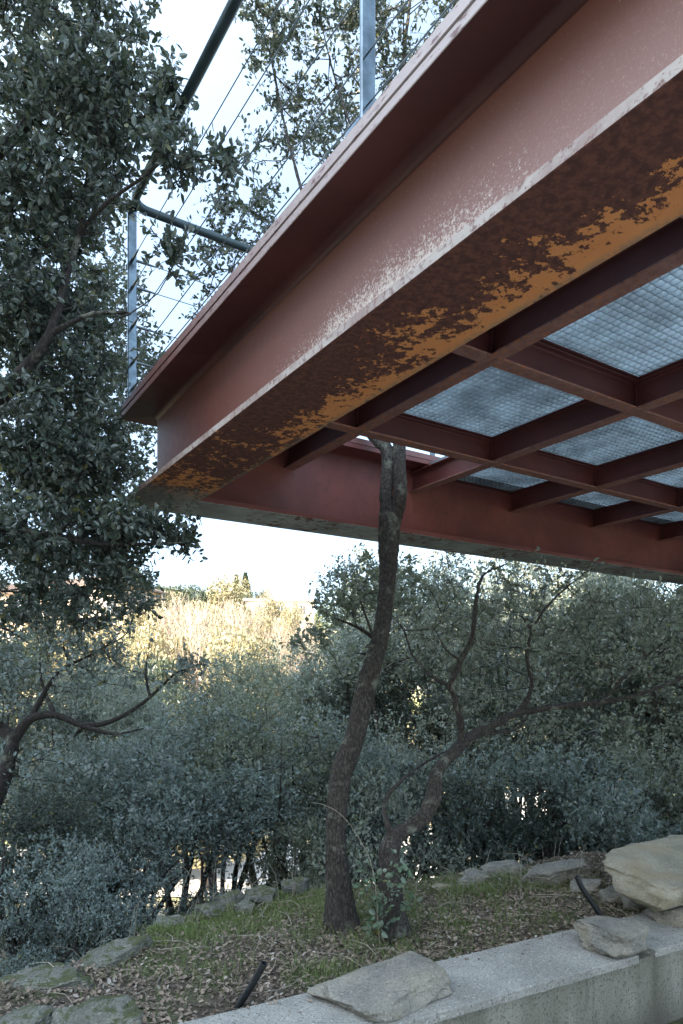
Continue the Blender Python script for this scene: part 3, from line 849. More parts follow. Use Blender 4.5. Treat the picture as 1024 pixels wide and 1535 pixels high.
# T1: the oak that grows through the opening in the deck
def rough_trunk(ch, seed, sides=56, step=.012, amp=.055):
    P, R = smooth_path(ch[0], ch[1], step); V, Q = tube(P, R, sides)
    cen = np.repeat(P, sides, 0); d = V - cen; rad = np.linalg.norm(d, axis=1)
    th = np.tile(np.arange(sides) * 2 * math.pi / sides, len(P)); s = np.repeat(np.arange(len(P)) * step, sides)
    out = np.zeros(len(V)); off = seed * 7.7
    for i in range(len(V)):
        a = th[i]; x, y = math.cos(a), math.sin(a); R0 = rad[i]
        lump = mnoise.noise(Vector((x * 1.1, y * 1.1, s[i] * 3.0 + off)))
        fur = mnoise.noise(Vector((x * R0 * 85, y * R0 * 85, s[i] * 26 + off)))
        fur2 = mnoise.noise(Vector((x * R0 * 180, y * R0 * 180, s[i] * 80 + off)))
        out[i] = lump * R0 * .16 + (abs(fur) * 1.6 - .5) * .0055 + fur2 * .0022
    return cen + d * (1 + out / np.maximum(rad, 1e-6))[:, None], Q

t1 = [(px((511, 1394, 3.20), (510, 1368, 3.20), (508, 1330, 3.20), (506, 1290, 3.20), (504, 1245, 3.20), (506, 1200, 3.21), (511, 1160, 3.24), (521, 1132, 3.27), (533, 1098, 3.30), (546, 1042, 3.36), (558, 1000, 3.40), (570, 955, 3.46), (577, 912, 3.52), (581, 860, 3.6), (583, 805, 3.68), (584, 765, 3.72)),
       [.092, .073, .059, .053, .048, .047, .049, .053, .048, .048, .045, .041, .040, .043, .058, .057], None),
      (px((584, 790, 3.70), (579, 745, 3.74), (582, 705, 3.78), (579, 672, 3.80), (560, 655, 3.84), (520, 600, 3.95), (490, 500, 4.1), (470, 360, 4.3), (430, 200, 4.5), (400, 60, 4.7)),
       [.038, .034, .035, .036, .030, .026, .018, .012, .008, .004], 0),
      (px((584, 800, 3.70), (595, 765, 3.72), (600, 740, 3.73), (599, 700, 3.76), (599, 670, 3.78), (606, 600, 3.85), (600, 450, 4.0), (622, 280, 4.15), (604, 120, 4.3), (620, -80, 4.5), (600, -300, 4.6)),
       [.038, .038, .040, .034, .035, .032, .022, .015, .011, .008, .004], 0),
      (px((600, 450, 4.0), (570, 330, 4.1), (540, 230, 4.2), (500, 110, 4.4), (470, -20, 4.5)), [.014, .010, .008, .006, .003], 0)]
r_ = np.random.RandomState(3)
def blob(u, v, Y, rx, ry, rz, n): return (at(u, v, Y), (rx, ry, rz), n)
oak1 = tree('holm_oak', 'tall slender holm oak whose leaning trunk passes up through the open cell of the deck', 'tree', t1,
            [blob(480, 90, 4.7, .50, .7, .55, 190), blob(610, 40, 4.5, .45, .6, .5, 170), blob(395, 20, 4.6, .2, .4, .3, 46), blob(365, 345, 4.6, .27, .35, .28, 60), blob(400, 250, 4.7, .22, .35, .2, 20),
             blob(500, 240, 4.5, .2, .3, .25, 26), blob(300, 395, 4.8, .12, .3, .18, 12), blob(520, -260, 4.6, 1.1, 1.0, .7, 150), blob(330, 480, 4.9, .3, .3, .2, 26)],
            dict(per=3, length=.12, nleaf=7, size=.032, ratio=.50, twigs=True, seg=.10, tip=.0015, rmax=.012, extra=.22, up=.2), 21, (M['bark'], M['bark_thin'], M['oak']))
for o in list(oak1.children):
    if o.name.startswith('trunk'): bpy.data.objects.remove(o)
tbt = TB()
for k, c in enumerate(t1):
    V, Q = rough_trunk((np.array(c[0]) - np.array(t1[0][0][0]), np.array(c[1])), k + 2, 60 if k == 0 else 36, .012)
    tbt.raw(V, Q)
tbt.build('trunk', M['bark'], oak1)

# T2: crooked oak to the right
t2 = [(px((590, 1400, 3.12), (588, 1370, 3.13), (585, 1325, 3.14), (583, 1280, 3.2), (590, 1256, 3.25), (608, 1244, 3.3), (636, 1224, 3.35), (651, 1192, 3.4), (654, 1165, 3.45), (664, 1145, 3.5), (691, 1117, 3.6), (712, 1100, 3.7), (745, 1083, 3.8), (780, 1068, 3.9), (850, 1058, 4.0), (930, 1048, 4.1), (1010, 1022, 4.3), (1090, 980, 4.5)),
       [.085, .062, .050, .046, .042, .036, .038, .037, .034, .030, .031, .026, .022, .021, .017, .013, .010, .006], None),
      (px((691, 1117, 3.6), (691, 1085, 3.6), (680, 1040, 3.6), (676, 1025, 3.6), (691, 990, 3.6), (708, 955, 3.6), (714, 900, 3.62), (725, 862, 3.66), (760, 845, 3.75)), [.022, .020, .018, .018, .015, .013, .011, .007, .003], 0),
      (px((778, 1069, 3.9), (797, 1030, 3.9), (790, 975, 3.9), (812, 920, 3.95), (850, 880, 4.0), (890, 850, 4.1)), [.016, .012, .010, .008, .005, .003], 0),
      (px((678, 1030, 3.6), (650, 1015, 3.65), (620, 985, 3.75), (605, 945, 3.85), (585, 920, 3.95)), [.012, .009, .007, .005, .002], 1),
      (px((590, 1256, 3.22), (577, 1222, 3.28), (580, 1195, 3.35), (608, 1165, 3.45), (640, 1142, 3.6), (680, 1120, 3.9)), [.016, .013, .011, .009, .007, .003], 0),
      (px((712, 1100, 3.7), (740, 1098, 3.8), (775, 1092, 3.95), (800, 1060, 4.1)), [.014, .011, .008, .004], 0),
      (px((691, 990, 3.6), (670, 975, 3.55), (650, 940, 3.5)), [.008, .005, .002], 1),
      (px((900, 1053, 4.05), (950, 1000, 4.2), (1000, 960, 4.3)), [.012, .009, .005], 0)]
oak2 = tree('holm_oak', 'crooked forking holm oak right of the leaning trunk, its branches spreading under the deck', 'tree', t2,
            [blob(790, 940, 4.3, .55, .6, .26, 150), blob(930, 960, 4.4, .5, .6, .34, 180), blob(660, 930, 4.3, .32, .4, .25, 50), blob(1050, 960, 4.5, .4, .5, .35, 60), blob(860, 1090, 4.4, .5, .4, .12, 50),
             blob(730, 1000, 4.2, .35, .4, .2, 36), blob(800, 865, 4.0, .35, .3, .06, 16)],
            dict(per=2, length=.12, nleaf=4, size=.034, ratio=.52, twigs=True, seg=.10, tip=.0013, rmax=.010, bias=.3), 31, (M['bark'], M['bark_thin'], M['oak_green']))
for o in list(oak2.children):
    if o.name.startswith('trunk'): bpy.data.objects.remove(o)
tbt = TB()
for k, c in enumerate(t2):
    V, Q = rough_trunk((np.array(c[0]) - np.array(t2[0][0][0]), np.array(c[1])), k + 9, 40 if k == 0 else 16, .014)
    tbt.raw(V, Q)
tbt.build('trunk', M['bark'], oak2)

# T3: near oak filling the left side
t3 = [([(-2.55, 3.1, -2.1), (-2.5, 3.0, -1.2), (-2.35, 2.95, -.2), (-2.3, 3.0, .7), (-2.2, 3.1, 1.6), (-2.1, 3.1, 2.6), (-1.9, 3.2, 3.6)], [.14, .12, .11, .10, .08, .06, .03], None),
      ([(-2.3, 3.0, 1.3)] + px((-60, 640, 3.0), (30, 560, 2.95), (75, 500, 2.9), (95, 430, 2.9), (118, 350, 2.9), (135, 250, 2.85), (180, 130, 2.85)), [.05, .034, .024, .019, .015, .012, .009, .005], 0),
      ([(-2.35, 3.0, .3)] + px((-40, 800, 3.1), (60, 800, 3.1), (150, 815, 3.1), (230, 815, 3.1), (295, 812, 3.1)), [.035, .022, .015, .010, .006, .002], 0),
      (px((75, 500, 2.9), (140, 470, 2.85), (195, 470, 2.8), (170, 480, 2.8)), [.012, .009, .006, .003], 1),
      (px((120, 345, 2.9), (165, 300, 2.8), (215, 265, 2.75), (255, 235, 2.7), (330, 245, 2.65)), [.010, .008, .006, .004, .002], 1),
      ([(-2.2, 3.1, 1.9)] + px((-30, 250, 3.1), (60, 160, 3.1), (130, 60, 3.1), (170, -60, 3.1)), [.04, .03, .022, .015, .008], 0)]
oak3 = tree('holm_oak', 'big leafy holm oak close by on the left, its boughs hanging before the railing corner', 'tree', t3,
            [blob(110, 70, 3.0, .36, .5, .34, 200), blob(60, 230, 3.0, .42, .5, .3, 200), blob(165, 165, 2.9, .15, .35, .2, 60), blob(-40, 400, 3.1, .45, .5, .4, 130), blob(40, 440, 3.1, .38, .45, .25, 120),
             blob(95, 520, 3.2, .24, .4, .28, 110), blob(40, 640, 3.2, .45, .45, .3, 190), blob(110, 700, 3.2, .28, .35, .2, 120), blob(60, 800, 3.2, .42, .45, .16, 150), blob(200, 795, 3.15, .22, .28, .07, 60),
             blob(270, 805, 3.1, .08, .15, .03, 9), blob(250, 150, 2.8, .07, .2, .12, 20), blob(345, 245, 2.66, .05, .06, .05, 9), blob(262, 235, 2.7, .10, .14, .09, 22), blob(150, -160, 3.1, .6, .6, .3, 120),
             blob(95, 300, 2.9, .2, .3, .16, 50), blob(262, 375, 2.75, .05, .06, .06, 9), blob(100, 880, 3.3, .25, .3, .08, 30), blob(60, 915, 3.4, .3, .35, .10, 40), blob(180, 850, 3.2, .16, .2, .05, 18), blob(130, 930, 3.5, .12, .15, .04, 9)],
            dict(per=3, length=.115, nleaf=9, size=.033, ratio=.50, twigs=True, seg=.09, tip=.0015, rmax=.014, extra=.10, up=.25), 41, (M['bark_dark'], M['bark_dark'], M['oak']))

# T3b: a second oak behind it
t3b = [([(-4.6, 6.2, -3.0), (-4.5, 6.1, -1.0), (-4.2, 6.0, .6), (-3.9, 6.0, 2.2), (-3.7, 6.1, 3.4)], [.2, .17, .13, .09, .04], None),
       ([(-4.4, 6.0, .2)] + px((-60, 900, 5.6), (20, 925, 5.5), (55, 912, 5.4), (95, 915, 5.4), (140, 950, 5.4)), [.08, .05, .04, .032, .02, .01], 0)]
oak3b = tree('holm_oak', 'dense dark holm oak standing a few metres behind the leafy near one on the left', 'tree', t3b,
             [blob(20, 350, 6, 1.1, .9, .8, 200), blob(100, 560, 6, .75, .8, .7, 190), blob(40, 760, 6, .95, .8, .6, 190), blob(120, 870, 5.6, .6, .6, .28, 90), blob(-60, 900, 5.8, .9, .6, .6, 90), blob(30, 120, 6, 1.0, .8, .8, 130),
              blob(200, 905, 5.4, .22, .3, .12, 24), blob(165, 490, 5.6, .36, .4, .55, 80), blob(215, 560, 5.4, .22, .3, .2, 36), blob(185, 680, 5.4, .3, .4, .35, 60)],
             dict(per=3, length=.19, nleaf=8, size=.048, ratio=.55, twigs=False, seg=.16, tip=.002, rmax=.03, extra=.10, six=False), 51, (M['bark'], M['bark_thin'], M['oak']))

# T4: lower-left oak with dark arching limbs
t4 = [([(-2.75, 4.3, -2.6), (-2.5, 4.25, -1.6)] + px((-10, 1200, 4.2), (8, 1160, 4.2), (20, 1110, 4.2), (45, 1078, 4.2), (82, 1072, 4.2), (125, 1088, 4.2), (175, 1078, 4.2), (225, 1045, 4.2), (262, 1010, 4.2), (300, 995, 4.2)),
       [.09, .08, .055, .046, .036, .027, .022, .018, .014, .010, .007, .003], None),
      (px((125, 1088, 4.2), (170, 1100, 4.15), (215, 1092, 4.1)), [.018, .010, .004], 0),
      (px((20, 1110, 4.2), (-30, 1050, 4.3), (-20, 960, 4.5), (50, 900, 4.6)), [.04, .03, .02, .01], 0),
      (px((215, 1050, 4.2), (218, 1010, 4.2), (222, 980, 4.25)), [.010, .007, .003], 0),
      (px((45, 1078, 4.2), (85, 1010, 4.3), (130, 985, 4.4), (190, 950, 4.5)), [.018, .012, .008, .004], 0),
      (px((82, 1072, 4.2), (62, 1020, 4.3), (60, 980, 4.3)), [.014, .009, .004], 0)]
oak4 = tree('holm_oak', 'low holm oak at the left with a dark arching limb reaching towards the sunlit hill', 'tree', t4,
            [blob(60, 1000, 4.5, .55, .5, .22, 120), blob(130, 960, 4.6, .35, .4, .16, 70), blob(290, 1000, 4.2, .10, .2, .07, 22), blob(265, 1020, 4.2, .10, .15, .04, 10), blob(60, 1140, 4.4, .5, .4, .22, 60), blob(80, 925, 4.6, .4, .4, .16, 60), blob(30, 1060, 4.4, .3, .3, .15, 36), blob(-60, 1000, 4.5, .4, .5, .4, 60),
             blob(190, 1000, 4.4, .2, .3, .15, 26), blob(150, 1140, 4.2, .25, .3, .12, 14)],
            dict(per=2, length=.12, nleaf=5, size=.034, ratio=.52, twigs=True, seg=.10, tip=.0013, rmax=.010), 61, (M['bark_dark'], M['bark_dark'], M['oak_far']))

# leafy branch group left of the leaning trunk (a young oak behind it)
t5 = [([(-.02, 5.0, -2.3), (-.03, 4.9, -1.4), (-.01, 4.8, -.9)] + px((525, 1100, 4.7), (550, 1010, 4.7), (562, 960, 4.6), (535, 940, 4.55), (500, 925, 4.5), (470, 905, 4.5)), [.04, .035, .03, .024, .02, .016, .010, .006, .004], None),
      (px((560, 955, 4.6), (540, 900, 4.6), (530, 860, 4.6)), [.010, .006, .003], 0)]
oak5 = tree('young_oak', 'young oak just behind the leaning trunk with a leafy spray against the bright sky', 'tree', t5,
            [blob(500, 915, 4.5, .18, .25, .14, 34), blob(530, 890, 4.55, .12, .2, .14, 26), blob(470, 960, 4.5, .18, .25, .08, 22), blob(560, 870, 4.6, .15, .25, .2, 30), blob(600, 880, 4.7, .3, .3, .22, 50), blob(560, 1000, 4.7, .3, .3, .15, 30)],
            dict(per=2, length=.11, nleaf=6, size=.036, ratio=.52, twigs=True, seg=.09, tip=.0013, rmax=.008), 71, (M['bark'], M['bark_thin'], M['oak_green']))

# ---- shrub mass: three master shrubs, then copies
def shrub_master(name, label, H, Rr, stems, seed, bare=.30, K=520, size=.036, mat='oak_far', per=3, nleaf=7, length=.16, low=False, tall=False):
    r = np.random.RandomState(seed); chains = []
    for k in range(stems):
        a = k * 2 * math.pi / stems + r.uniform(-.5, .5); q = r.uniform(.25, .6) * Rr
        p0 = np.array([math.cos(a) * .08, math.sin(a) * .08, -.25]) if k else np.array([0, 0, -.25])
        p1 = np.array([math.cos(a) * q * .35 + r.normal(0, .1), math.sin(a) * q * .35 + r.normal(0, .1), H * .22])
        p2 = np.array([math.cos(a) * q * .8 + r.normal(0, .1), math.sin(a) * q * .8 + r.normal(0, .1), H * .5])
        p3 = np.array([math.cos(a) * q, math.sin(a) * q, H * .75])
        rr = (.055 if tall else .032) * r.uniform(.7, 1.2)
        chains.append(([p0, p1, p2, p3], [rr, rr * .8, rr * .5, rr * .2], 0 if k else None))
    blobs = []; nb = 13
    for k in range(nb):
        a = r.uniform(0, 6.28); q = r.uniform(.25, .85) * Rr; z = H * r.uniform(bare + .12, .86)
        blobs.append(((math.cos(a) * q, math.sin(a) * q, z), (Rr * r.uniform(.24, .38), Rr * r.uniform(.24, .38), H * r.uniform(.09, .16)), K // nb))
    blobs.append(((0, 0, H * .85), (Rr * .45, Rr * .45, H * .16), K // nb))
    return tree(name, label, 'shrub' if not tall else 'tree', chains, blobs,
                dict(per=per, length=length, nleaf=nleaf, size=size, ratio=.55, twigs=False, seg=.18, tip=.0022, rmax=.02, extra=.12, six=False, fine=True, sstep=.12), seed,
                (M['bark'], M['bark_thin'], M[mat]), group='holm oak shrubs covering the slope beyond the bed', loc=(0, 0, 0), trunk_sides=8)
masters = [shrub_master('oak_shrub', 'x', 2.3, 1.15, 5, 101, .36, K=760), shrub_master('oak_shrub', 'x', 2.3, 1.2, 6, 102, .08, K=860),
           shrub_master('holm_oak', 'x', 4.6, 1.8, 3, 103, .33, K=1250, size=.045, tall=True, per=3, nleaf=8, length=.2),
           shrub_master('holm_oak', 'x', 4.2, 1.7, 4, 104, .32, K=1200, size=.045, tall=True, mat='oak_green', per=3, nleaf=8, length=.2),
           shrub_master('oak_shrub', 'x', 1.5, 1.0, 7, 105, -.05, K=760, size=.034)]
MH = [2.3, 2.3, 4.6, 4.2, 1.5]
# master, u, v of the top, depth, rotation, width scale, label
SH = [
    (0, 300, 1085, 5.6, .3, 1.0, 'rounded grey-green shrub in the left middle, in front of the bare sunlit poplars'),
    (0, 400, 1060, 5.9, 1.3, 1.0, 'grey-green shrub just left of the leaning trunk with bare stems at its foot'),
    (0, 200, 1130, 5.0, 2.2, .9, 'loose grey shrub behind the long rock ridge at the left rim'),
    (1, 90, 1160, 5.2, 3.1, .9, 'shrub low at the left under the arching dark limb'),
    (0, 480, 1100, 5.4, 4.0, .85, 'shrub directly behind the lower part of the leaning trunk'),
    (0, 20, 1210, 4.3, 5.0, .75, 'shadowed shrub at the left edge above the mossy ledge'),
    (4, 150, 1290, 4.2, 1.0, .55, 'small twiggy shrub beside the dark stump at the left rim'),
    (2, 400, 985, 8.6, .8, .85, 'holm oak left of centre whose crown meets the sunlit slope'),
    (2, 250, 1045, 9.5, 2.0, .8, 'holm oak farther down the slope at left centre'),
    (3, 500, 960, 8.8, 3.4, .85, 'holm oak behind the leaning trunk, crown level with the treeline'),
    (3, 610, 880, 7.6, 1.1, .9, 'tall holm oak right of the leaning trunk reaching up to the far beam'),
    (2, 720, 820, 8.0, 2.6, 1.0, 'tall holm oak seen under the middle of the far beam'),
    (3, 850, 800, 8.4, 4.1, 1.05, 'tall holm oak under the right half of the far beam'),
    (2, 990, 800, 7.6, 5.2, 1.0, 'tall holm oak at the right edge below the deck'),
    (3, 1090, 850, 6.8, .2, .9, 'nearer holm oak cut by the right edge of the view'),
    (1, 640, 1100, 6.2, .9, .95, 'dense shrub behind the crooked forking oak'),
    (4, 720, 1165, 5.4, 1.9, 1.0, 'low bluish shrub behind the tilted slab of the rock row'),
    (4, 800, 1180, 5.5, 2.9, 1.0, 'low bluish shrub behind the brown lumpy rock'),
    (4, 890, 1185, 5.6, 3.7, 1.0, 'low bluish shrub left of the largest boulder'),
    (4, 985, 1170, 5.7, 4.4, 1.0, 'low bluish shrub behind the largest boulder'),
    (1, 1050, 1120, 6.4, 5.5, .9, 'shrub at the right edge above the largest boulder'),
    (1, 760, 1075, 7.0, 3.9, .9, 'middle-height shrub between the rock row and the tall oaks'),
    (0, 930, 1075, 7.6, 2.4, .8, 'open shrub with visible stems right of the crooked oak'),
    (2, 330, 1015, 13, 4.6, .9, 'distant grey holm oak on the lower slope before the poplars'),
    (3, 130, 1010, 12, 1.9, .9, 'distant holm oak on the lower slope at the left'),
    (2, 30, 1000, 11, .5, .9, 'holm oak at the far left below the house'),
    (2, 440, 975, 14, 3.0, .85, 'distant holm oak left of the spray of the young oak'),
    (3, 660, 850, 12, 5.9, 1.1, 'second-row holm oak filling the gap right of the trunk'),
    (2, 800, 830, 12.5, .1, 1.1, 'second-row holm oak filling the gap below the far beam'),
    (2, 50, 955, 10, 2.2, 1.0, 'holm oak down the slope behind the arching limb at far left'),
    (3, 150, 985, 9, 4.4, .8, 'holm oak down the slope right behind the middle of the arching limb'),
    (4, 455, 1255, 5.0, 1.1, .6, 'low shrub partly screening the bright track beside the leaning trunk'),
    (4, 225, 1255, 4.6, 3.3, .8, 'low shrub behind the small dark rock on the left rim'),
    (4, 570, 1190, 5.2, .6, .9, 'low shrub between the two near trunks'),
    (4, 60, 1330, 3.9, 2.1, .6, 'small shrub over the mossy ledge at the lower left'),
    (3, 950, 820, 12, 1.4, 1.1, 'second-row holm oak behind the right-hand tall ones'),
]
used = set()
for k, (mi, u, v, Y, rz, ws, lb) in enumerate(SH):
    m0 = masters[mi]
    if mi in used: o = copy_tree(m0, lb)
    else: used.add(mi); o = m0; o['label'] = lb
    p = at(u, v, Y); zg = float(height(p[0], p[1])); Hh = max(.6, p[2] - zg)
    o.location = (float(p[0]), float(Y), zg); o.rotation_euler = (0, 0, rz)
    sz = Hh / MH[mi]; sx = ws * (.75 * 1 + .25 * sz); o.scale = (sx, sx, sz)
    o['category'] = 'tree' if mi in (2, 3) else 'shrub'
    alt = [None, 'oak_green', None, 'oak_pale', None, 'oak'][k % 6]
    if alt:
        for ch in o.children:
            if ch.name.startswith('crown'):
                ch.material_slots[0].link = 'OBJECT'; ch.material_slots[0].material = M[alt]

# ------------------------------------------------------------------ far sunlit hill
def far_tree(name, label, H, Rr, seed, kind):
    r = np.random.RandomState(seed); root = thing(name, label, 'tree')
    tb = TB()
    if kind == 'bare':                          # leafless poplar: upright fine branches
        tb.tube(np.array([(0, 0, -.5), (.05, 0, H * .4), (0, .05, H * .75), (0, 0, H)]), np.array([.16, .12, .06, .015]), 6)
        tb.build('trunk', M['bare'], root); tb = TB()
        for k in range(170):
            t = r.uniform(.12, .96); z = t * H; a = r.uniform(0, 6.28); L = (1.05 - t) * Rr * r.uniform(.7, 1.5) + .5
            b = np.array([r.normal(0, .25), r.normal(0, .25), z]); q = L * r.uniform(.35, 1.0)
            e1 = b + np.array([math.cos(a) * q * .6, math.sin(a) * q * .6, L * .6]); e2 = b + np.array([math.cos(a) * q, math.sin(a) * q, L * 1.5]) + r.normal(0, .15, 3)
            w_ = r.uniform(.010, .022); tb.tube(np.array([b, e1, e2]), np.array([w_ * 1.4, w_, w_ * .4]), 3)
            for kk in range(3):
                b2 = b + (e1 - b) * r.uniform(.4, 1.5); tb.tube(np.array([b2, b2 + r.normal(0, L * .22, 3) + np.array([0, 0, L * .35])]), np.array([w_ * .7, w_ * .3]), 3)
        o = tb.build('crown', M['bare'], root)
        return root
    tb.tube(np.array([(0, 0, -.5), (.1, 0, H * .3), (0, 0, H * .6)]), np.array([.2, .16, .08]), 6); tb.build('trunk', M['bark'], root)
    n = 5200
    if kind in ('cypress', 'fir'):
        t = r.uniform(.05, 1, n) ** .8; a = r.uniform(0, 6.28, n)
        w_ = (np.sin(np.clip(t * 1.05, 0, 1) * math.pi) ** .6 if kind == 'cypress' else (1.02 - t)) * Rr
        lob = 1 + .25 * np.sin(a * 5 + t * 30)
        rad = w_ * lob * r.uniform(.35, 1, n) ** .5
        P = np.stack([np.cos(a) * rad, np.sin(a) * rad, t * H], -1); D = np.stack([np.cos(a), np.sin(a), np.full(n, .8)], -1)
    else:
        P = []; 
        for k in range(16):
            a = r.uniform(0, 6.28); q = r.uniform(.1, .7) * Rr
            P.append(ell(r, (math.cos(a) * q, math.sin(a) * q, H * r.uniform(.35, .85)), (Rr * r.uniform(.3, .45), Rr * r.uniform(.3, .45), H * r.uniform(.1, .18)), n // 16, .5))
        P = np.concatenate(P); D = nrm(r.normal(0, 1, P.shape))
    V, Q, t = leaves(P, D, .30 if kind != 'small' else .2, .55, seed + 1, False, .3)
    mt = {'cypress': 'green_far', 'fir': 'conifer', 'yellow': 'yellow', 'green': 'conifer', 'small': 'yellow', 'palefir': 'green_far'}[kind]
    fast_mesh('crown', V, Q, M[mt], root, t, k=3)
    return root
FT = {'bare': far_tree('bare_poplar', 'x', 11, 2.0, 201, 'bare'), 'bare2': far_tree('bare_poplar', 'x', 9, 2.8, 202, 'bare'),
      'cyp': far_tree('cypress', 'x', 9, 1.1, 203, 'cypress'), 'fir': far_tree('fir_tree', 'x', 10, 2.4, 204, 'fir'),
      'yel': far_tree('sunlit_tree', 'x', 8, 3.2, 205, 'yellow'), 'grn': far_tree('evergreen_oak', 'x', 7, 3.4, 206, 'green'), 'sml': far_tree('yellow_shrub', 'x', 3.2, 1.9, 207, 'small')}
FH = {'bare': 11, 'bare2': 9, 'cyp': 9, 'fir': 10, 'yel': 8, 'grn': 7, 'sml': 3.2}
KIND = {'bare': 'bare pinkish poplar', 'bare2': 'bare spreading poplar', 'cyp': 'slim sunlit cypress', 'fir': 'dark conical fir', 'yel': 'yellow-green sunlit tree', 'grn': 'round green oak', 'sml': 'bright yellow shrub'}
LM = [  # kind, u, v of the top, depth, scale of width, where
    ('cyp', 190, 848, 88, 1.0, 'left of a twin under the hanging oak bough'), ('cyp', 204, 850, 86, 1.1, 'right one of the pair under the hanging oak bough'),
    ('yel', 172, 866, 80, 1.0, 'in the treeline nearest the tiled roof'), ('yel', 228, 872, 84, .9, 'right of the cypress pair'),
    ('bare', 262, 880, 66, 1.0, 'tallest left of the poplar stand'), ('bare', 285, 886, 64, 1.0, 'second in the poplar stand'),
    ('bare2', 300, 905, 58, 1.0, 'in front of the poplar stand'), ('bare', 246, 902, 62, .9, 'left end of the poplar stand'),
    ('yel', 272, 905, 60, .7, 'in the middle of the poplar stand'), ('grn', 285, 866, 110, 1.0, 'dark on the ridge over the poplar stand'),
    ('grn', 255, 868, 112, 1.0, 'on the ridge left of the dark one'), ('grn', 320, 868, 105, .7, 'ridge tree left of the taller domed crown'),
    ('yel', 338, 861, 100, 1.0, 'domed, tallest crown on the ridge'), ('grn', 356, 876, 108, .6, 'low on the ridge beside the small firs'),
    ('fir', 355, 868, 125, .8, 'leftmost of three small ones on the ridge'), ('fir', 368, 865, 125, .9, 'middle and largest of the small ridge firs'),
    ('grn', 384, 873, 122, .5, 'tiny and round right of the small firs'), ('bare2', 345, 892, 70, 1.0, 'right of the poplar stand, below the domed crown'),
    ('yel', 318, 885, 76, .7, 'between the stand and the domed crown'), ('bare2', 360, 905, 62, 1.0, 'above the bright slope'),
    ('bare', 403, 850, 105, .5, 'thin spire standing alone on the ridge'), ('yel', 412, 884, 98, .8, 'beneath the lone thin spire'),
    ('bare2', 440, 885, 92, .8, 'right of the lone spire'), ('bare2', 385, 884, 90, .8, 'left of the lone spire'), ('bare2', 462, 900, 84, .8, 'beside the spray of the young oak'),
    ('yel', 350, 925, 52, .7, 'on the slope under the bare stand'), ('yel', 330, 945, 46, .6, 'beneath the bare ones, above the grey oaks'),
    ('yel', 205, 905, 60, .7, 'on the slope under the cypress pair'), ('yel', 232, 915, 56, .6, 'left of the poplar stand foot'),
    ('sml', 205, 965, 34, 1.0, 'lower left, behind the arching limb'), ('sml', 170, 985, 30, 1.0, 'far left low behind the arching limb'), ('sml', 240, 975, 32, 1.0, 'middle one behind the arching limb'),
    ('sml', 308, 1005, 28, .9, 'right of the tip of the arching limb'), ('sml', 275, 960, 38, 1.0, 'just above the tip of the arching limb'), ('sml', 330, 985, 34, .9, 'above the grey oak left of centre'),
    ('grn', 190, 945, 42, .6, 'shaded-green at the lower left of the hill'), ('bare2', 420, 925, 60, .8, 'low on the bright slope left of the young oak'),
    ('yel', 385, 930, 56, .6, 'low on the bright slope at centre'), ('bare2', 455, 935, 62, .8, 'low on the bright slope nearest the young oak'),
    ('grn', 20, 880, 70, 1.0, 'at the far left beside the house'), ('yel', 60, 900, 75, .8, 'in front of the pale house'), ('yel', 110, 905, 70, .7, 'right of the pale house'),
    ('grn', 300, 869, 118, .8, 'in the ridge line just right of the dark one'), ('grn', 232, 866, 120, .8, 'in the ridge line above the left treeline'), ('yel', 245, 885, 72, .7, 'among the left poplars'), ('yel', 300, 900, 68, .6, 'lowest among the poplars'),
    ('yel', 215, 885, 74, .7, 'between the cypress pair and the poplars'), ('yel', 360, 888, 86, .6, 'below the small ridge firs'), ('yel', 435, 895, 88, .6, 'beyond the bright slope at right'), ('yel', 150, 900, 66, .7, 'right below the tiled roof'), ('yel', 405, 905, 74, .5, 'on the bright slope by the white building'),
    ('grn', 540, 885, 95, 1.0, 'behind the leaning trunk'), ('grn', 590, 890, 95, 1.0, 'right behind the leaning trunk'), ('grn', 700, 880, 90, 1.0, 'behind the tall oaks at centre'), ('grn', 800, 880, 90, 1.1, 'behind the tall oaks at right'),
    ('grn', 900, 880, 85, 1.1, 'behind the tall oaks near the right edge'), ('grn', 1000, 880, 85, 1.1, 'behind the oak at the right edge'),
]
fused = set(); rf = np.random.RandomState(9)
for kd, u, v, Y, ws, wh in LM:
    lb = KIND[kd] + ', ' + wh
    if kd in fused: o = copy_tree(FT[kd], lb)
    else: fused.add(kd); o = FT[kd]; o['label'] = lb
    o['group'] = KIND[kd] + 's on the far hill'; o['category'] = 'shrub' if kd == 'sml' else 'tree'
    v2 = v + (20 if kd.startswith('bare') and u != 403 else 0) + (8 if kd == 'yel' and u != 338 else 0) - (5 if kd == 'fir' else 0)
    p = at(u, v2, Y); zg = float(height(p[0], p[1])); h = max(FH[kd] * .45, min(p[2] - zg, FH[kd] * 1.7))
    o.location = (float(p[0]), float(Y), float(p[2] - h) if p[2] - h < zg else zg)
    s = h / FH[kd]; o.scale = (s * ws, s * ws, s); o.rotation_euler = (0, 0, rf.uniform(0, 6))
# far-off mixed wood on the hill, read as one mass
r = np.random.RandomState(77); nW = 150
V_, Q_, T_ = [], [], []; off = 0
for k in range(nW):
    Y = r.uniform(95, 210); X = r.uniform(-.62, .62) * Y; zg = float(height(X, Y)); R0 = r.uniform(2.0, 3.8); H0 = r.uniform(3, 6.0)
    P = ell(r, (X, Y, zg + H0 * .55), (R0, R0, H0 * .5), 420, .5)
    V, Q, t = leaves(P, nrm(r.normal(0, 1, P.shape)), .55, .6, 300 + k, False)
    V_.append(V); Q_.append(Q + off); T_.append(t); off += len(V)
tag(fast_mesh('far_wood', np.concatenate(V_), np.concatenate(Q_), M['green_far'], tint=np.concatenate(T_), k=3), kind='stuff')

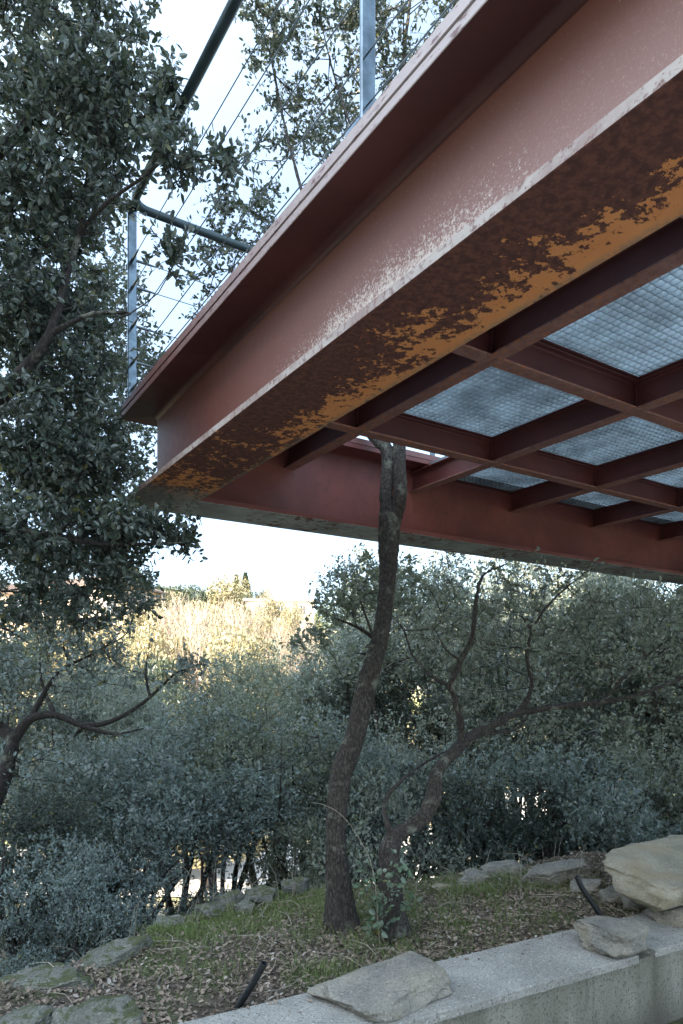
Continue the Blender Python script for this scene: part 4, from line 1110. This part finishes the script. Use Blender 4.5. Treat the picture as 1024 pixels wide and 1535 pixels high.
# houses on the hill
def house(name, label, c, size, rz, hip=1.6, flat=False, wins=3):
    t_ = thing(name, label, 'house', c, rz); L, W, H = size
    mb = MB(); mb.box((0, 0, H / 2 - 1), (L, W, H + 2)); wl = mb.build('wall', M['wall_house'], t_)
    mb = MB()
    if flat: mb.box((0, 0, H + .2), (L + .5, W + .5, .35))
    else:
        e = .6
        V = [(-L / 2 - e, -W / 2 - e, H), (L / 2 + e, -W / 2 - e, H), (L / 2 + e, W / 2 + e, H), (-L / 2 - e, W / 2 + e, H), (-L / 2 + W / 2, 0, H + hip), (L / 2 - W / 2, 0, H + hip)]
        V += [(x, y, z - .22) for x, y, z in V[:4]]
        mb.add(V, [(0, 1, 5, 4), (1, 2, 5), (2, 3, 4, 5), (3, 0, 4), (0, 6, 7, 1), (1, 7, 8, 2), (2, 8, 9, 3), (3, 9, 6, 0), (6, 9, 8, 7)])
        for k in range(int(L / .3)):
            x = -L / 2 - e + .3 * k + .15; tt = min(1, (x + L / 2 + e) / (W / 2 + e), (L / 2 + e - x) / (W / 2 + e))
            if tt > .1:
                y0 = -W / 2 - e; y1 = y0 + tt * (W / 2 + e); z1 = H + tt * hip
                V2, Q2 = tube(np.array([(x, y0, H + .03), (x, y1, z1 + .03)]), np.array([.07, .07]), 5); mb.add(V2, Q2.tolist())
    mb.build('roof', M['roof_house'] if not flat else M['wall_house'], t_)
    for k in range(wins):
        x = (k - (wins - 1) / 2) * L / wins; mb = MB()
        for dx, dz, sx, sz in ((-.55, 0, .1, 1.5), (.55, 0, .1, 1.5), (0, .75, 1.2, .1), (0, -.75, 1.2, .1), (0, 0, .06, 1.4)): mb.box((x + dx, -W / 2 - .04, H * .55 + dz), (sx, .1, sz))
        f = mb.build('window', M['path'], t_)
        mb = MB(); mb.box((x, -W / 2 - .012, H * .55), (1.02, .02, 1.4)); mb.build('pane', M['glass'], f)
    return t_
p = at(150, 880, 82); zg = float(height(p[0], p[1]))
house('house', 'pale house with a terracotta tiled roof among the sunlit trees on the left', (p[0], p[1], p[2] - 6.0), (12, 8, 5.6), -.25)
p = at(30, 893, 88)
house('house', 'pinkish walled house behind the oak at the far left', (p[0] - 2, p[1], p[2] - 4.6), (8, 7, 4.6), .1)
p = at(405, 905, 112)
house('house', 'low flat-roofed white building on the bright slope under the thin spire', (p[0], p[1], p[2] - 3.0), (14, 6, 3.0), .05, flat=True, wins=4)

# ------------------------------------------------------------------ ground cover on the planting bed
r = np.random.RandomState(5)
def bed_points(n, seed, pad=.0):
    r = np.random.RandomState(seed); X = r.uniform(-2.2, 3.2, n * 3); Y = r.uniform(1.0, 5.2, n * 3)
    nn = X * WN[0] + Y * WN[1]; ok = (nn > WB + .005) & (Y < np.interp(X, EX, EY) + .5 + pad)
    return X[ok][:n], Y[ok][:n]
X, Y = bed_points(46000, 1)
den = .5 + .5 * wavy(X, Y, 4, 12) * 2
kp = r.uniform(0, 1, len(X)) < np.clip(.35 + den, .25, 1)
X, Y = X[kp], Y[kp]; Z = height(X, Y) + r.uniform(.001, .014, len(X))
a = r.uniform(0, 6.28, len(X)); D = np.stack([np.cos(a), np.sin(a), r.normal(0, .22, len(X))], -1)
V, Q, t = leaves(np.stack([X, Y, Z], -1), D, .021, .52, 15, True, up=1.4)
tag(fast_mesh('leaf_litter', V, Q, M['litter'], tint=t), 'dead brown and grey oak leaves strewn over the bed', 'leaf litter', kind='stuff')
r = np.random.RandomState(44); k = 150; n_ = WB - np.abs(r.normal(0, .055, k)) - .004; n_ = np.maximum(n_, WF + .03); s_ = r.uniform(-1.5, 4.5, k)
Pc = np.stack([WN[0] * n_ + WD[0] * s_, WN[1] * n_ + WD[1] * s_, np.full(k, KZ + .004)], -1); a = r.uniform(0, 6.28, k)
V, Q, t = leaves(Pc, np.stack([np.cos(a), np.sin(a), 0 * a], -1), .020, .5, 45, True, up=3)
V[:, 2] = np.maximum(V[:, 2], KZ + .002)
tag(fast_mesh('leaf_litter', V, Q, M['litter'], tint=t), 'few dead leaves blown onto the coping along the bed edge', 'leaf litter', kind='stuff')
# grass blades in loose patches
def grass(n, seed, patches, hmin, hmax, wd):
    r = np.random.RandomState(seed); P = []
    for (u, v, sx, sy, wt) in patches:
        p = on(u, v, -1.10); k = int(n * wt)
        P.append(np.stack([p[0] + r.normal(0, sx, k), p[1] + r.normal(0, sy, k)], -1))
    P = np.concatenate(P); nn = P @ WN; P = P[nn > WB + .01]
    cl = wavy(P[:, 0], P[:, 1], 14, 33); P = P[r.uniform(-.45, .5, len(P)) < cl + .12]
    Z = height(P[:, 0], P[:, 1]); m_ = len(P); h = r.uniform(hmin, hmax, m_) * r.uniform(.5, 1, m_)
    a = r.uniform(0, 6.28, m_); ln = r.uniform(.15, .9, m_); b = np.stack([P[:, 0], P[:, 1], Z - .004], -1)
    sd = np.stack([-np.sin(a), np.cos(a), 0 * a], -1) * (wd / 2); dr = np.stack([np.cos(a) * ln, np.sin(a) * ln, np.ones(m_)], -1)
    m1 = b + dr * (h * .5)[:, None]; e = b + dr * h[:, None] + np.stack([np.cos(a), np.sin(a), -.5 + 0 * a], -1) * (h * .35 * ln)[:, None]
    V = np.stack([b - sd, b + sd, m1 + sd * .8, m1 - sd * .8, e + sd * .15, e - sd * .15], 1).reshape(-1, 3)
    k = np.arange(m_)[:, None] * 6; Q = np.concatenate([k + np.array([[0, 1, 2, 3]]), k + np.array([[3, 2, 4, 5]])], 1).reshape(-1, 4)
    return V, Q, np.repeat(r.uniform(0, 1, m_), 2)
V, Q, t = grass(30000, 3, [(425, 1375, .22, .18, .20), (300, 1385, .16, .14, .10), (460, 1345, .2, .15, .10), (600, 1360, .25, .2, .10), (710, 1335, .22, .12, .15), (760, 1330, .3, .14, .12), (650, 1390, .35, .2, .06), (520, 1460, .2, .08, .05), (560, 1420, .12, .1, .04), (250, 1450, .3, .15, .04), (740, 1390, .4, .2, .04)], .02, .075, .0024)
tag(fast_mesh('grass', V, Q, M['grass'], tint=t), 'short green grass growing in loose patches on the bed', 'grass', kind='stuff')
# moss cushions on the left rim
def cushions(n, seed):
    r = np.random.RandomState(seed); V_ = []; Q_ = []; T_ = []; off = 0
    for k in range(n):
        u = r.uniform(215, 480); v = 1345 + (480 - u) * .19 + r.normal(0, 10)
        p = on(u, v, -1.09); q = ell(r, (p[0], p[1], float(height(p[0], p[1])) - .005), (.05, .05, .022), 420, .8)
        V, Q, t = leaves(q, np.tile(np.array([0, 0, 1.0]), (len(q), 1)), .009, .5, k, False); V_.append(V); Q_.append(Q + off); T_.append(t); off += len(V)
    return np.concatenate(V_), np.concatenate(Q_), np.concatenate(T_)
V, Q, t = cushions(60, 8)
tag(fast_mesh('moss', V, Q, M['grass'], tint=t, k=3), 'yellow-green moss cushions along the left rim of the bed', 'moss', kind='stuff')
# dead twigs and dry stems
tb = TB(); r = np.random.RandomState(12)
X, Y = bed_points(330, 5)
for x, y in zip(X, Y):
    a = r.uniform(0, 6.28); L = r.uniform(.05, .28); z = float(height(x, y)) + .008
    p = np.array([(x, y, z), (x + math.cos(a) * L * .5, y + math.sin(a) * L * .5, z + r.uniform(0, .03)), (x + math.cos(a + .3) * L, y + math.sin(a + .3) * L, z + r.uniform(-.005, .04))])
    w_ = r.uniform(.0009, .0028); P2, R2 = smooth_path(p, [w_, w_, w_ * .5], .03); tb.tube(P2, R2, 4)
for k in range(110):
    u = r.uniform(130, 480) if k < 70 else r.uniform(600, 1000); v = 1335 + (480 - min(u, 480)) * .2 + r.normal(0, 12); p = on(u, v, -1.09)
    a = r.uniform(0, 6.28); L = r.uniform(.08, .30) * (1.6 if k % 9 == 0 else 1); ln = r.uniform(.1, .8); z = float(height(p[0], p[1]))
    q = np.array([(p[0], p[1], z), (p[0] + math.cos(a) * ln * L * .4, p[1] + math.sin(a) * ln * L * .4, z + L * .6), (p[0] + math.cos(a) * ln * L, p[1] + math.sin(a) * ln * L, z + L * .8)])
    P2, R2 = smooth_path(q, [.0016, .0012, .0005], .04); tb.tube(P2, R2, 3)
tag(tb.build('fallen_twigs', M['straw']), 'thin dry twigs and stems scattered on the bed', 'twigs', kind='stuff')

# leafy shoots in front of the crooked oak
base = on(580, 1415, -1.10)
sp = thing('oak_sprout', 'pale leafy shoots sprouting at the foot of the crooked oak', 'plant', (base[0], base[1], float(height(base[0], base[1]))))
r = np.random.RandomState(4); tb = TB(); pos = []; dr = []
for (u, v, Y, n) in [(560, 1395, 2.95, 14), (565, 1300, 2.95, 26), (600, 1270, 2.95, 22), (545, 1330, 2.95, 18), (620, 1350, 2.98, 14), (590, 1330, 2.9, 22), (610, 1290, 3.0, 18), (550, 1290, 3.0, 14), (575, 1370, 2.9, 16), (635, 1310, 3.0, 8)]:
    e = at(u, v, Y) - np.array([base[0], base[1], float(height(base[0], base[1]))]); L = np.linalg.norm(e)
    P, R = smooth_path([np.array([r.normal(0, .015), r.normal(0, .015), 0]), e * .5 + np.array([r.normal(0, .03), r.normal(0, .02), .03]), e], [.0035, .0025, .001], .03)
    tb.tube(P, R, 5)
    for k in range(n):
        t_ = r.uniform(.35, 1) ** .6; q = P[int(t_ * (len(P) - 1))]; d = nrm(r.normal(0, 1, 3) + np.array([0, 0, .3]))
        q2 = q + d * r.uniform(.01, .05); tb.tube(np.array([q, q2]), np.array([.0009, .0006]), 3); pos.append(q2); dr.append(d)
tb.build('stem', M['bark_thin'], sp)
V, Q, t = leaves(np.array(pos), np.array(dr), .030, .68, 9, True, .5); fast_mesh('foliage', V, Q, M['sprout'], sp, t)

# long dry stem arching across the trunk
gp = at(570, 1390, 2.95); gz = float(height(gp[0], gp[1]))
P, R = smooth_path([np.array([gp[0], gp[1], gz])] + px((560, 1310, 2.95), (540, 1260, 2.95), (510, 1220, 2.95), (480, 1205, 2.95), (466, 1203, 2.95)), [.0018, .0016, .0014, .0012, .001, .0008], .03)
t = TB(); t.tube(P, R, 5); o = t.build('dry_stem', M['straw']); tag(o, 'single long dry stem arching in front of the leaning trunk', 'stem')

# tubes
def hose(label, P, R, name='irrigation_pipe'):
    P, R = smooth_path(P, [R] * len(P), .02); V, Q = tube(P, R, 18)
    ri = R * .72; P2 = P.copy(); V2, Q2 = tube(P2, ri, 18); n = len(V)
    rim = []
    for b0 in (0, (len(P) - 1) * 18):
        for k in range(18):
            k2 = (k + 1) % 18; f = (b0 + k, b0 + k2, n + b0 + k2, n + b0 + k); rim.append(f if b0 else f[::-1])
    o = fast_mesh(name, np.concatenate([V, V2]), np.concatenate([Q, Q2[:, ::-1] + n, np.array(rim)]), M['hose'], smooth=True)
    o.data.set_sharp_from_angle(angle=math.radians(40))
    return tag(o, label, 'pipe', 'black irrigation pipes in the bed')
b0 = on(356, 1512, -1.11)
hose('short straight black pipe stub leaning out of the soil behind the coping', [b0 + np.array([-.005, 0, -.05]), b0, at(378, 1476, b0[1] - .02), at(396, 1444, b0[1] - .04)], .0125)
b1 = on(900, 1372, -1.06)
hose('bent black hose end sticking up between the coping rock and the boulder', [b1 + np.array([.01, 0, -.04]), b1, at(884, 1348, b1[1]), at(872, 1330, b1[1]), at(865, 1314, b1[1])], .0125)
